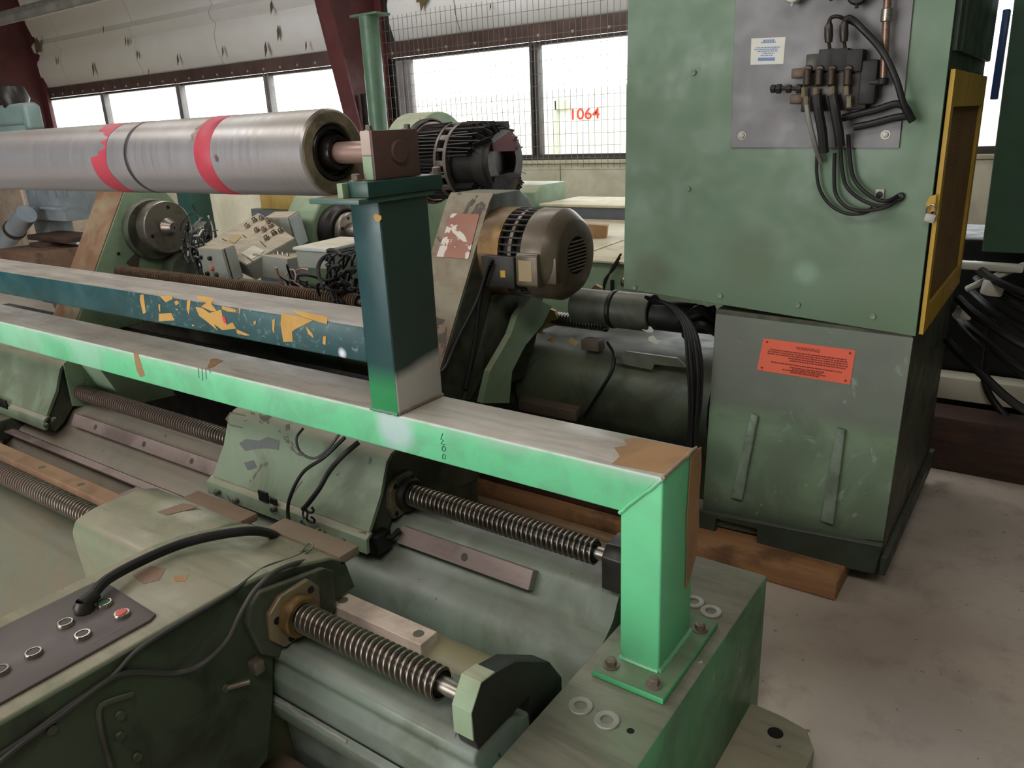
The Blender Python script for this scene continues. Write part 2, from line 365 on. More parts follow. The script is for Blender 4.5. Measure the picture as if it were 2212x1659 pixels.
def vinyl():
    g = G('vinyl'); s_ = g.sep(g.P)
    n = g.noise(1.3, 5, g.P)
    c = g.mix(g.rng(n, .35, .7), '#e4e3e4', '#d8d5d0')
    b = g.math('MULTIPLY', g.rng(s_[0], -7.5, -12), .7); c = g.mix(b, c, '#c9c1ab')
    st = g.rng(g.noise(2.2, 6, g.mapv(g.P, (1.6, 1, .7)), dist=2.0, rough=.7), .70, .72)
    c = g.mix(g.math('MULTIPLY', st, .75), c, '#5f5547')
    g.bump(g.noise(3.5, 4, g.P), .5, .03); return g.end(c, .42)
M['vinyl'] = vinyl()
M['tear'] = paint('tear', '#51422f', '#6d5a3c', .8)
M['maroon'] = paint('maroon', '#5d3030', '#522a2b', .5, grime='#3d2222', ga=.5)
M['girt'] = paint('girt', '#5f4a44', '#54413c', .55, grime='#3f322e', ga=.5)
M['win_frame'] = paint('win_frame', '#4a4240', '#3f3a39', .5)
M['win_bronze'] = paint('win_bronze', '#8a8688', '#7a7675', .5)
M['wire'] = paint('wire', '#77736c', None, .5, metal=.4)
M['pole_green'] = paint('pole_green', '#55705a', '#4a634f', .35, dust='#9aa08c', dustamt=.7)
M['conduit'] = paint('conduit', '#8d8a85', '#7d7a76', .45, metal=.3, grime='#6b655d', ga=.5)
M['ceiling'] = paint('ceiling', '#8f8c86', None, .8)
M['dark_wall'] = paint('dark_wall', '#4d5049', '#454841', .8)
def concrete():
    g = G('concrete'); n = g.noise(1.1, 8, g.P, rough=.6, dist=.3); n2 = g.noise(7, 6, g.P, rough=.7)
    c = g.mix(g.rng(n, .35, .65), '#b0a293', '#c4b8aa')
    c = g.mix(g.math('MULTIPLY', g.rng(n2, .52, .7), .5), c, '#8a7c6e')
    c = g.mix(g.math('MULTIPLY', g.near((-.28, 2.35, 0), .55, .8, .4, 2), .5), c, '#5c4434')
    c = g.mix(g.math('MULTIPLY', g.near((-.05, 1.9, 0), .4, .7, .4, 3), .4), c, '#a39d98')
    k = g.noise(23, 4, g.P); c = g.mix(g.math('MULTIPLY', g.rng(k, .69, .71), .6), c, '#40372f')
    g.bump(n2, .3, .002); return g.end(c, g.rng(n, .3, .7, .55, .75))
M['concrete'] = concrete()
def wood(name, a, b, d):
    g = G(name); v = g.mapv(g.P, (1.2, 14, 14)); n = g.noise(3, 6, v, dist=.6)
    c = g.mix(g.rng(n, .35, .65), a, b); c = g.mix(g.math('MULTIPLY', g.rng(g.noise(5, 5, g.P), .5, .66), .7), c, d)
    g.bump(n, .4, .002); return g.end(c, .75)
M['timber'] = wood('timber', '#876040', '#9a7048', '#4a2f1c')
M['timber_dark'] = wood('timber_dark', '#35231a', '#4a3022', '#1d1410')
M['ply'] = wood('ply', '#9a8064', '#8d7459', '#6d573f')
M['grey_box'] = paint('grey_box', '#8a8d84', '#7d8077', .5, dust='#a8997f', dustamt=.9, grime='#837a68', ga=.5)
M['grey_lid'] = paint('grey_lid', '#b3bab8', '#a5acaa', .45, dust='#c4b89e', dustamt=.85)
M['chrome'] = paint('chrome', '#b5aca0', '#8a8176', .22, metal=.9, bump=.02)
M['button_red'] = paint('button_red', '#c55f55', None, .5)
M['button_green'] = paint('button_green', '#3f5f46', None, .5)
M['button_dark'] = paint('button_dark', '#4a4442', None, .5)
M['panel_grey'] = paint('panel_grey', '#5c5350', '#635a57', .45, bump=.05, grime='#4f4643', ga=.4)
M['galv'] = paint('galv', '#8f9ba3', '#a3adb2', .35, metal=.4, grime='#77706a', ga=.4)
M['sign_red'] = paint('sign_red', '#df6247', '#e06a50', .45, bump=.03)
M['sign_ink'] = paint('sign_ink', '#7c2f22', None, .5)
M['sticker'] = paint('sticker', '#cbc9bf', '#bdbaab', .5)
M['sticker_ink'] = paint('sticker_ink', '#5f7aa8', None, .5)
M['ink'] = paint('ink', '#1c4a3c', None, .6)
M['mesh_brown'] = paint('mesh_brown', '#6a5330', '#5c4728', .6, metal=.2)
M['motor'] = paint('motor', '#5d5345', '#6b604f', .38, metal=.3, grime='#4a4136', ga=.6, gs=5, dust='#7d7262', dustamt=.5)
M['motor_brass'] = paint('motor_brass', '#8a6a40', '#6f5836', .4, metal=.5, grime='#4a3b28', ga=.6, gs=9)
M['motor_dark'] = paint('motor_dark', '#262320', '#322e2a', .45, metal=.3)
M['plate_worn'] = paint('plate_worn', '#9a6a57', '#8a5a48', .5, chips='#c9bfb4', cs=9, ct=.61)
M['brass_plate'] = paint('brass_plate', '#a3906c', '#958260', .45)
M['slope_dusty'] = paint('slope_dusty', '#7f7762', '#8b836d', .55, grime='#6b4f3e', ga=.85, gs=3, chips='#4a4035', cs=5, ct=.64)
M['slope_brown'] = paint('slope_brown', '#76543f', '#84654c', .55, grime='#8a8268', ga=.8, gs=3)
M['white_metal'] = paint('white_metal', '#eceeea', '#e2e4df', .6, grime='#cfd0c2', ga=.5)
M['stencil_red'] = paint('stencil_red', '#c93a2e', None, .6)
M['plastic'] = paint('plastic', '#b5a594', '#a08b76', .25, bump=.6)
M['blue_tag'] = paint('blue_tag', '#2a4a7a', None, .4)
def glass():
    g = G('window_glass'); g.t.nodes.remove(g.b); o = g.t.nodes['Material Output']
    a = g.t.nodes.new('ShaderNodeBsdfTransparent'); a.inputs[0].default_value = (.96, .98, .97, 1)
    b = g.t.nodes.new('ShaderNodeBsdfGlossy'); b.inputs['Roughness'].default_value = .05; b.inputs[0].default_value = (.8, .8, .8, 1)
    mx = g.t.nodes.new('ShaderNodeMixShader'); mx.inputs[0].default_value = .05
    g.t.links.new(a.outputs[0], mx.inputs[1]); g.t.links.new(b.outputs[0], mx.inputs[2]); g.t.links.new(mx.outputs[0], o.inputs[0]); return g.m
M['glass'] = glass()
PI = math.pi
# ================================================================== SETTING
bm = NB(); box(bm, -18, 3.2, -7, 6.7, -.1, 0); struct('floor', bm, 'concrete')
bm = NB(); box(bm, -18, 3.2, -7, 6.7, 4.6, 4.7); struct('ceiling', bm, 'ceiling')
bm = NB(); box(bm, 3.0, 3.2, -7, 6.7, 0, 4.6); struct('wall_right', bm, 'dark_wall')
bm = NB(); box(bm, -18.2, -18, -7, 6.7, 0, 4.6); struct('wall_left', bm, 'ceiling')
bm = NB(); box(bm, -18, -7.6, -7.2, -7, 0, 4.6); box(bm, -1.6, 3, -7.2, -7, 0, 4.6); box(bm, -7.6, -1.6, -7.2, -7, 3.6, 4.6); struct('wall_front', bm, 'dark_wall')
WY = 6.48
wall = NB(); box(wall, -18, 3.0, WY, WY + .16, 0, 1.27); wall = struct('wall_back', wall, 'cream')
# corrugated sheets of the lower wall: each sheet is its own piece
for i in range(22):
    x0 = -17.8 + i * .92; bm = NB(); box(bm, x0, x0 + .91, WY - .025, WY - .002, .02, 1.24, .004); link('panel', bm, 'cream', wall)
# blanket insulation above the windows, sagging between girts, in vertical widths
prof = [(WY, 2.47), (WY - .05, 2.50), (WY - .11, 2.66), (WY - .12, 2.82), (WY - .07, 2.96), (WY - .13, 3.0), (WY - .15, 3.08), (WY - .08, 3.16), (WY - .16, 3.4), (WY - .2, 3.8), (WY - .12, 4.5), (WY + .1, 4.5), (WY + .1, 2.47)]
up = NB(); box(up, -18, 3.0, WY + .11, WY + .16, 2.47, 4.6); up = struct('wall_back_upper', up, 'ceiling')
xs = [(-18, -16.2), (-16.2, -14.25), (-13.5, -12.75), (-12.75, -10.7), (-10.7, -8.9), (-8.9, -6.95), (-6.95, -6.40), (-5.98, -5.1), (-5.1, -3.2), (-3.2, -1.4), (-1.4, .4), (.4, 3)]
for a, b in xs:
    bm = NB(); prism(bm, prof, 'x', a + .006, b - .006); link('insulation_sheet', bm, 'vinyl', up, sharp=50)
for px, py, s_ in ((205, 148, 9), (388, 128, 7), (227, 62, 5), (300, 117, 6), (275, 88, 6), (578, 105, 8), (605, 70, 8), (485, 110, 6), (665, 98, 5), (125, 130, 6), (280, 90, 5), (325, 155, 4), (590, 15, 7), (690, 15, 6), (1063, 14, 3)):
    h = s_ * .0075; p = on(px, py, 'y', WY - .13); bm = NB()
    poly(bm, [(p[0] - h * .4, p[1] - .03, p[2] - h * 1.6), (p[0] + h * .45, p[1] - .03, p[2] - h * .3), (p[0] + h * .1, p[1] - .02, p[2] + h * 1.3), (p[0] - h * .5, p[1] - .02, p[2] + h * .4)], (0, 1, 0), .002)
    link('tear', bm, 'tear', up, flat=True)
bm = NB(); pp = [on(a, b, 'y', WY - .17) for a, b in ((896, -12), (900, 6), (906, 4), (909, 25), (916, 8), (921, 4), (924, -12))]
poly(bm, pp, (0, 1, 0), .003); link('tear', bm, 'tear', up, label='jagged brown tear in the white insulation', flat=True)
# eave corner patches at the first column
bm = NB(); pp = [on(a, b, 'y', WY - .2) for a, b in ((78, 80), (86, 95), (85, 112), (78, 116), (74, 95))]; poly(bm, pp, (0, 1, 0), .003); link('tear', bm, 'tear', up, flat=True)
ZS, ZT = 1.33, 2.33
def bay(n, x0, x1, mull, frame_m, girt0, girt1, screws):
    g_ = NB(); box(g_, girt0, girt1, WY - .05, WY + .02, ZT + .005, ZT + .15, .004); gt = struct('trim_%d' % n, g_, 'girt')
    for k in range(screws):
        x = girt0 + (k + .5) * (girt1 - girt0) / screws; s_ = NB(); revolve(s_, [((x, WY - .05, ZT + .045), .016), ((x, WY - .058, ZT + .045), .013), ((x, WY - .064, ZT + .045), 0)], 10); link('screw', s_, 'washer', gt)
    f_ = NB(); box(f_, x0, x1, WY - .02, WY + .08, ZS - .05, ZS, .004); box(f_, x0, x1, WY - .02, WY + .08, ZT - .03, ZT, .004)
    box(f_, x0, x0 + .05, WY - .02, WY + .08, ZS, ZT, .004); box(f_, x1 - .05, x1, WY - .02, WY + .08, ZS, ZT, .004)
    wn = struct('window_%d' % n, f_, frame_m)
    s_ = NB(); box(s_, x0, x1, WY - .05, WY + .1, ZS - .085, ZS - .052, .004); link('window_sill', s_, 'cream', wn)
    ed = [x0 + .05] + [m for q in mull for m in (q - .045, q + .045)] + [x1 - .05]
    for q in mull:
        m_ = NB(); box(m_, q - .045, q - .012, WY - .03, WY + .06, ZS, ZT, .003); box(m_, q - .014, q + .028, WY - .01, WY + .06, ZS, ZT, .003); box(m_, q + .03, q + .045, WY - .03, WY + .06, ZS, ZT, .003)
        link('mullion', m_, frame_m if n > 1 else 'win_bronze', wn)
    for a, b in zip(ed[::2], ed[1::2]):
        p_ = NB(); box(p_, a, b, WY + .03, WY + .036, ZS, ZT); link('pane', p_, 'glass', wn)
bay(1, -13.75, -6.45, [-11.95, -10.0, -8.15], 'win_frame', -13.8, -6.45, 24)
bay(2, -6.15, 1.1, [-4.27, -2.4, -1.0], 'win_frame', -6.2, 1.1, 20)
w2 = bpy.data.objects['window_2']
for xa, xb, m_ in ((-6.10, -6.02, 'black'), (-6.0, -5.90, 'win_bronze'), (-5.885, -5.80, 'win_bronze')):
    j_ = NB(); box(j_, xa, xb, WY - .04, WY + .02, ZS, ZT - .03, .004); link('jamb', j_, m_, w2)
bay(3, -17.9, -14.3, [-16.1], 'win_frame', -17.9, -14.3, 10)
bay(4, 1.3, 2.9, [2.1], 'win_frame', 1.3, 2.9, 5)
bm = NB(); box(bm, -6.45, -6.15, WY, WY + .1, 1.2, 2.5); box(bm, -14.3, -13.75, WY, WY + .1, 1.2, 2.5); box(bm, 1.1, 1.3, WY, WY + .1, 1.2, 2.5); struct('trim_8', bm, 'girt')
def column(x, n, y_lo, y_hi, wd=.26):
    """tapered rigid frame column: front flange leans toward the room as it rises"""
    bm = NB(); yf = lambda z: y_lo + (y_hi - y_lo) * z / 4.6
    for za, zb in ((0, 4.6),):
        prism(bm, [(yf(za), za), (yf(zb), zb), (yf(zb) + .02, zb), (yf(za) + .02, za)], 'x', x - wd / 2, x + wd / 2)
        prism(bm, [(yf(za) + .02, za), (yf(zb) + .02, zb), (WY - .1, zb), (WY - .1, za)], 'x', x - .008, x + .008)
    c_ = struct('trim_%d' % n, bm, 'maroon')
    f_ = NB(); box(f_, x - wd / 2, x + wd / 2, WY - .1, WY - .06, 0, 4.6); link('rear_flange', f_, 'maroon', c_)
column(-6.18, 5, 6.28, 5.3, .2); column(-13.62, 6, 6.2, 5.2, .34)
bm = NB(); p = on(797, 245, 'y', 6.05); box(bm, p[0] - .05, p[0] + .035, 6.0, 6.08, 1.6, 1.98, .004); link('sleeve', bm, 'dark_metal', bpy.data.objects['trim_5'])
# ceiling services
bm = NB(); a = on(-40, 45, 'y', 4.6); b = on(190, -3, 'y', 4.6); cyl(bm, (-13, 4.6, 3.0), (-2, 4.6, 3.0), .05, seg=16)
o = solo('conduit_pipe', bm, 'conduit', 'grey pipe running under the roof at the top left corner', 'pipe')
bm = NB(); cyl(bm, (-13.5, 5.2, 3.26), (-1, 5.2, 3.26), .03, seg=12); solo('conduit_pipe', bm, 'conduit', 'thinner dark conduit behind the grey roof pipe', 'pipe')
# welded wire mesh hung in front of the right hand window
def wiremesh():
    bm = NB(); x0, x1, z0, z1 = -6.0, -3.0, 1.2, 2.72; y = WY - .215; r_ = .0016; ph = random.Random(3)
    x = x0
    while x < x1:
        box(bm, x - r_, x + r_, y - r_, y + r_, z0 + ph.uniform(0, .03), z1 - .02 * abs(math.sin(x * 3))); x += .062 + ph.uniform(-.003, .003)
    z = z0
    while z < z1: box(bm, x0, x1, y - r_, y + r_, z - r_, z + r_); z += .105
    solo('wire_mesh', bm, 'wire', 'rusty welded wire mesh hung across the window beside the green cabinet', 'wire mesh', kind='stuff', flat=True, recalc=False)
wiremesh()
# outside: white trailer side with the stencilled number
t = thing('trailer', 'white trailer outside the window with red stencilled number', 'trailer', (-6.5, 11.0, 0))
bm = NB(); box(bm, -10.2, 1.0, 11.0, 13.4, .9, 2.12, .02); link('body', bm, 'white_metal', t)
for i in range(14):
    x = -10.0 + i * .8; b2 = NB(); box(b2, x, x + .78, 10.985, 11.0, 1.0, 2.05, .004); link('side_panel', b2, 'white_metal', t)
for x in (-9, -7.8, -.9, .2):
    b2 = NB(); cyl(b2, (x, 11.1, .45), (x, 11.4, .45), .45, seg=28); link('wheel', b2, 'rubber', t)
p = on(1262, 247, 'y', 10.97); q = on(1295, 244, 'y', 10.97)
text('number', '1064', .23, 'stencil_red', t, p, (1, 0, 0), (0, 0, 1), squash=1.2, bold=.0025)
bm = NB(); p = on(1196, 215, 'y', 10.9); box(bm, p[0] - .02, p[0] + .02, 10.93, 10.97, .9, 1.95); box(bm, p[0], p[0] + .25, 10.93, 10.97, 1.82, 1.95); link('door_post', bm, 'sticker', t)
bm = NB(); box(bm, -40, 20, 6.7, 40, -.12, -.02); struct('ground_outside', bm, 'cream')

# ================================================================== BASE BLOCK AT THE END OF THE BEDS
t = thing('end_block', 'low green end block under the frame foot with dusty top plate', 'machine base', (-.62, 1.3, 0))
bm = NB(); box(bm, -.735, -.502, .45, 1.80, .012, .45, .006); link('body', bm, paint('block_green', '#5a9a6c', '#4f8a5f', .42, dust='#857e70', dustamt=.95, grime='#3c5f45', ga=.6, gs=3, chips='#a8b5a5', cs=16, ct=.755,
    spots=[(on(1400, 1620, 'z', .45), .09, '#5aae78', .8), (on(1635, 1250, 'z', .45), .05, '#6fae86', .8), (on(1190, 1600, 'z', .45), .05, '#4a6a52', .5)]), t)
lug = NB(); prism(lug, [(-.51, 1.44), (-.36, 1.46), (-.315, 1.53), (-.315, 1.66), (-.35, 1.72), (-.42, 1.735), (-.51, 1.74)], 'z', 0, .085, .008)
link('foot', lug, 'sage', t)
lug = NB(); prism(lug, [(-.51, .55), (-.36, .56), (-.315, .62), (-.315, .76), (-.35, .82), (-.51, .83)], 'z', 0, .085, .008); link('foot', lug, 'sage', t)
p = on(1675, 1583, 'z', .086); bm = NB(); revolve(bm, [((p[0], p[1], .0862), .02), ((p[0], p[1], .0866), .0165), ((p[0], p[1], .0863), 0)], 20); link('bolt_hole', bm, 'black', t)
p = on(1290, 1472, 'z', .45)
for px, py in ((1362, 1579),): 
    q = on(px, py, 'z', .45); bm = NB(); revolve(bm, [((q[0], q[1], .4502), .008), ((q[0], q[1], .4506), .005), ((q[0], q[1], .4504), 0)], 14); link('bolt_hole', bm, 'black', t)
for px, py, lb in ((1254, 1524, 'flat grey washer nearest the bed edge, in front of the frame foot'), (1311, 1555, 'flat grey washer beside the small hole, in front of the frame foot'),
                   (1499, 1299, 'flat grey washer half hidden behind the green post'), (1536, 1320, 'flat grey washer in full view behind the green post')):
    q = on(px, py, 'z', .453); bm = NB(); revolve(bm, [((q[0], q[1], .4505), .0135), ((q[0], q[1], .4545), .0135), ((q[0], q[1], .455), .015), ((q[0], q[1], .455), .0245), ((q[0], q[1], .4535), .026), ((q[0], q[1], .4505), .026), ((q[0], q[1], .4505), .0135)], 36)
    solo('washer', bm, 'washer', lb, 'washer', 'washers on the end block')

# ================================================================== WELDED FRAME THAT CARRIES THE ROLLER
Y0, Y1 = 1.283, 1.453
t = frame = thing('welded_stand', 'welded square tube frame, bright green below and dark teal above, carrying the roller', 'frame', (-1.5, 1.36, .45))
ZB, ZT_, XL = .83, .93, -6.2
bm = NB(); prism(bm, [(XL, ZB), (-.667, ZB), (-.573, ZT_), (XL, ZT_)], 'y', Y0, Y1, .005, 3); link('lower_beam', bm, 'frame_green', t)
bm = NB(); prism(bm, [(-.667, .465), (-.573, .465), (-.573, ZT_ - .001), (-.667, ZB - .001)], 'y', Y0, Y1, .005, 3); link('foot_post', bm, 'post_green', t)
bm = NB(); box(bm, -.700, -.530, 1.212, 1.520, .452, .467, .002); link('foot_plate', bm, paint('foot_plate', '#55b87a', '#4fae72', .45, dust='#6f6a5c', dustamt=.85), t)
# weld beads
def weld(p0, p1, n=14, r_=.0045):
    bm = NB(); P = [Vector(p0).lerp(Vector(p1), i / n) + Vector((random.uniform(-1, 1), 0, random.uniform(-1, 1))) * .001 for i in range(n + 1)]
    tube(bm, P, r_, 7, 2); return bm
link('weld_bead', weld((-.668, Y0 - .001, ZB - .002), (-.573, Y0 - .001, ZT_ - .002)), 'frame_green', t)
link('weld_bead', weld((-.574, Y0, ZT_), (-.574, Y1, ZT_)), paint('bead_dusty', '#a59784', '#8c7a66', .6), t)
link('weld_bead', weld((-.667, Y0, .468), (-.573, Y0, .468), r_=.006), 'post_green', t)
link('weld_bead', weld((-.573, Y0, .468), (-.573, Y1, .468), r_=.006), 'post_green', t)
for px, py in ((1320, 1438), (1412, 1480), (1512, 1360)):
    q = on(px, py, 'z', .467); bm = NB(); hexbolt(bm, q, (0, 0, 1), .0125, .018); link('bolt', bm, 'bolt', t)
bm = NB(); hexbolt(bm, (-.68, 1.497, .467), (0, 0, 1), .0125, .018); link('bolt', bm, 'bolt', t)
# kraft paper stuck over the mitred end
zz = .9315
bm = NB(); poly(bm, [on(a, b, 'z', zz) for a, b in ((1348, 950), (1372, 946), (1420, 955), (1500, 971), (1436, 1022), (1400, 1016), (1322, 1001), (1340, 985), (1327, 966), (1356, 962))], (0, 0, -1), .001)
link('paper_patch', bm, 'kraft', t, label='brown kraft paper stuck on the beam top', flat=True)
bm = NB(); xk = -.571
poly(bm, [(xk, 1.415, .925), (xk, 1.47, .927), (xk, 1.475, .88), (xk, 1.468, .80), (xk, 1.476, .73), (xk, 1.462, .66), (xk, 1.428, .612), (xk, 1.412, .60), (xk, 1.413, .66), (xk, 1.405, .78)], (1, 0, 0), .002)
link('paper_patch', bm, 'kraft', t, label='brown kraft paper hanging down the post side', flat=True)
# marks on the lower beam
for pts in (((288, 762), (298, 764), (306, 790), (313, 812), (303, 815), (295, 800)), ):
    bm = NB(); poly(bm, [on(a, b, 'y', Y0 - .0006) for a, b in pts], (0, 1, 0), .0008); link('paper_scrap', bm, 'kraft', t, flat=True)
bm = NB(); poly(bm, [on(a, b, 'z', ZT_ + .001) for a, b in ((455, 776), (466, 774), (482, 779), (470, 785), (462, 792), (447, 796))], (0, 0, -1), .0008); link('paper_scrap', bm, 'kraft', t, flat=True)
bm = NB(); yk = Y0 - .0006
for st in (((956.5, 936), (952, 949), (958, 950.5), (952, 958.5), (962, 960.5)), ((957.5, 963), (955, 967), (955, 972), (959, 975), (962.5, 972), (962, 967), (957.5, 963)), ((957, 981), (955.5, 988), (957, 991), (961.5, 991.5), (962, 983), (957, 981))):
    tube(bm, [on(a, b, 'y', yk) for a, b in st], .0009, 5, 0)
link('pen_mark', bm, 'ink', t, label='handwritten pen figures on the green beam')
bm = NB()
for x, l in ((428, 20), (436, 26), (444, 22), (452, 10)): tube(bm, [on(x, 796, 'y', yk), on(x + 2, 796 + l, 'y', yk)], .0012, 4, 0)
link('smudge', bm, paint('smudge', '#3f7d5c', None, .6), t)
# upright post, upper beam, cap
XP0, XP1 = -1.378, -1.282
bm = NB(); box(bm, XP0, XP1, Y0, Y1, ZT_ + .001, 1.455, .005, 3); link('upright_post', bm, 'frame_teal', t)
link('weld_bead', weld((XP0, Y0 - .001, ZT_ + .003), (XP1, Y0 - .001, ZT_ + .003), r_=.005), paint('bead_green', '#3f9a64', '#59806a', .6), t)
link('weld_bead', weld((XP1, Y0, ZT_ + .003), (XP1, Y1, ZT_ + .003), r_=.005), paint('bead_grey', '#8f8778', '#6f6254', .6), t)
bm = NB(); box(bm, XL, XP0, Y0 + .004, Y1, 1.052, 1.145, .005, 3); link('upper_beam', bm, 'beam_teal', t)
bm = NB(); box(bm, -1.345, -1.268, 1.24, 1.495, 1.462, 1.497, .003); link('cap_plate', bm, 'teal_dark', t)
bm = NB(); box(bm, -1.44, -1.275, 1.215, 1.47, 1.449, 1.4615, .003); link('shelf_plate', bm, paint('shelf_plate', '#3f5f58', '#4a6a62', .4, dust='#9c8a78', dustamt=.9), t)
bm = NB(); box(bm, -1.348, -1.33, 1.222, 1.242, 1.462, 1.495, .002); link('end_lug', bm, 'sage_light', t)
for x, y in ((-1.325, 1.262), (-1.29, 1.50)):
    bm = NB(); hexbolt(bm, (x, y, 1.497), (0, 0, 1), .011, .016); link('bolt', bm, 'bolt', t)
bm = NB(); poly(bm, [on(a, b, 'y', Y0 - .0005) for a, b in ((806, 466), (812, 462), (823, 466), (824, 473), (818, 480), (810, 476))], (0, 1, 0), .0008); link('paper_scrap', bm, 'tape', t, flat=True)
# torn tape on the upper beam, scrap by scrap (outline in photo pixels laid on the beam's front face)
scr = [[(303, 637), (310, 636), (315, 675), (309, 678), (302, 648)], [(345, 640), (372, 638), (373, 646), (358, 653)], [(343, 626), (347, 630), (344, 633)], [(376, 652), (383, 649), (387, 655), (380, 660)],
       [(342, 657), (346, 658), (346, 675), (343, 668)], [(343, 678), (370, 676), (377, 692), (343, 694)], [(404, 650), (412, 648), (408, 680), (403, 668)], [(378, 667), (385, 668), (383, 671)],
       [(424, 638), (462, 644), (456, 656), (468, 672), (456, 672), (434, 662), (446, 654), (428, 648)], [(422, 663), (436, 665), (452, 676), (478, 669), (482, 690), (490, 702), (502, 696), (510, 710), (480, 713), (462, 700), (470, 714), (446, 694), (430, 682)],
       [(479, 661), (508, 668), (510, 675), (492, 673), (480, 668)], [(510, 711), (540, 724), (530, 725), (512, 720)], [(588, 692), (594, 688), (592, 722), (588, 712)], [(548, 694), (553, 693), (552, 702), (548, 700)],
       [(608, 677), (640, 682), (676, 692), (640, 710), (631, 716), (632, 738), (612, 739), (606, 700)], [(628, 668), (660, 675), (708, 685), (706, 700), (690, 696), (672, 690), (652, 684)],
       [(660, 704), (674, 720), (678, 730), (666, 722)], [(634, 738), (668, 751), (650, 744)], [(698, 727), (704, 726), (703, 745), (697, 743)], [(516, 666), (520, 667), (517, 682)], [(414, 700), (420, 703), (416, 706)]]
for s_ in scr:
    bm = NB(); poly(bm, [on(a, b, 'y', Y0 + .0028) for a, b in s_], (0, 1, 0), .001); link('tape_scrap', bm, 'tape', t, flat=True)
bm = NB(); poly(bm, [on(a, b, 'y', Y0 + .0024) for a, b in ((480, 684), (485, 684), (489, 696), (484, 698), (481, 691))], (0, 1, 0), .001); link('tape_scrap', bm, 'tape_red', t, label='small scrap of red tape', flat=True)

# ================================================================== ROLLER AND BEARING BLOCK
RY, RZ, RR = 1.368, 1.556, .1045
t = thing('roller', 'long polished steel roller with two red bands and a black band', 'roller', (-3.6, RY, RZ))
bm = NB(); xrev(bm, [(-6.1, 0), (-6.1, RR), (-1.508, RR), (-1.503, RR - .004), (-1.502, RR - .01)], RY, RZ, 96); link('shell', bm, 'roller', t)
bm = NB(); xrev(bm, [(-1.503, RR - .004), (-1.500, RR - .008), (-1.500, .072), (-1.506, .068), (-1.53, .062)], RY, RZ, 72); link('end_ring', bm, 'grease_ring', t)
bm = NB(); xrev(bm, [(-1.506, .068), (-1.502, .064), (-1.502, .056), (-1.515, .052), (-1.515, .046), (-1.492, .043), (-1.482, .040), (-1.482, .030), (-1.50, .028)], RY, RZ, 60); link('bearing_seal', bm, 'black_grease', t)
bm = NB(); xrev(bm, [(-1.52, .026), (-1.315, .026)], RY, RZ, 36); link('shaft', bm, 'shaft_brown', t)
for a, b, m_, nm in ((-1.935, -1.862, 'red_paint', 'red_band'), (-2.285, -2.267, 'black_paint', 'black_band')):
    bm = NB(); xrev(bm, [(a, RR), (a + .001, RR + .0007), (b - .001, RR + .0007), (b, RR)], RY, RZ, 96); link(nm, bm, m_, t)
def gapped_band():
    """left red band, with the torn star shaped gap on its front-upper side"""
    bm = NB(); a, b = -2.475, -2.385; n = 96; R_ = RR + .0007; rows = []
    for i in range(n + 1):
        th = 2 * PI * i / n; gap = 0
        d = (math.degrees(th) - 152) / 24
        x0 = a
        if abs(d) < 1: x0 = a + (b - a) * (.80 - .22 * math.cos(9 * d)) * (1 - d * d * .6) ** .5
        rows.append([bm.verts.new((x, RY + R_ * math.cos(th), RZ + R_ * math.sin(th))) for x in (x0, (x0 + b) / 2, b + .004 * math.sin(th * 7))])
    for i in range(n):
        for j in range(2): bm.faces.new((rows[i][j], rows[i + 1][j], rows[i + 1][j + 1], rows[i][j + 1]))
    link('red_band', bm, 'red_paint', t, label='red band with a torn star shaped gap')
gapped_band()
t = thing('bearing_block', 'brown steel split bearing block on the dark post cap', 'bearing', (-1.296, RY, 1.497))
bm = NB(); box(bm, -1.314, -1.284, 1.276, 1.428, 1.498, 1.550, .0015); link('lower_half', bm, 'sage_light', t)
bm = NB(); box(bm, -1.314, -1.284, 1.276, 1.428, 1.552, 1.604, .0015); link('upper_half', bm, paint('block_pale', '#b5a69c', '#a8998e', .5), t)
bm = NB(); box(bm, -1.2838, -1.2775, 1.277, 1.428, 1.498, 1.604, .0015); link('face_plate', bm, 'brown_block', t)
bm = NB(); xrev(bm, [(-1.279, .026), (-1.272, .026), (-1.270, .024), (-1.270, 0)], 1.357, RZ, 36); link('shaft_end', bm, 'brown_block', t)
for y in (1.29, 1.415):
    bm = NB(); hexbolt(bm, (-1.298, y, 1.604), (0, 0, 1), .008, .012); link('bolt', bm, 'bolt', t)

# ================================================================== BED A (behind the frame post) AND BED B (nearest)
XE = -.76
t = thing('machine_bed', 'grey-green rounded machine bed under the middle lead screw', 'machine bed', (-2.6, 1.55, 0))
pa = [(1.57, 0), (1.57, .505), (1.55, .515), (1.53, .515), (1.475, .502), (1.452, .485), (1.425, .438), (1.39, .415), (1.345, .395), (1.305, .36), (1.285, .31), (1.28, .25), (1.30, .18), (1.36, .10), (1.36, 0)]
bm = NB(); prism(bm, pa, 'x', -6.2, XE); link('body', bm, 'bed_green', t, sharp=40)
def slant_bar(x0, x1, mat, par, holes):
    d = Vector((0, .50, .866)).normalized(); nrm = Vector((0, -.866, .50)); c = Vector((0, 1.433, .470))
    bm = NB(); e = [c + d * .026 + nrm * .02, c - d * .026 + nrm * .02, c - d * .026 - nrm * .014, c + d * .026 - nrm * .014]
    prism(bm, [(q.y, q.z) for q in e], 'x', x0, x1, .001, 1); link('guide_rail', bm, mat, par)
    for x in holes:
        q = c + nrm * .0202 + Vector((x, 0, 0)); b2 = NB(); revolve(b2, [(q, .0115), (q + nrm * .0006, .011), (q + nrm * .0002, 0)], 20); link('rail_bolt_hole', b2, 'casting_dark', par)
slant_bar(-1.46, -.995, 'rail_dark', t, [-1.215])
slant_bar(-3.38, -2.27, 'rail_dark', t, [-3.19, -2.82, -2.5])
slant_bar(-6.2, -3.95, 'rail_dark', t, [])
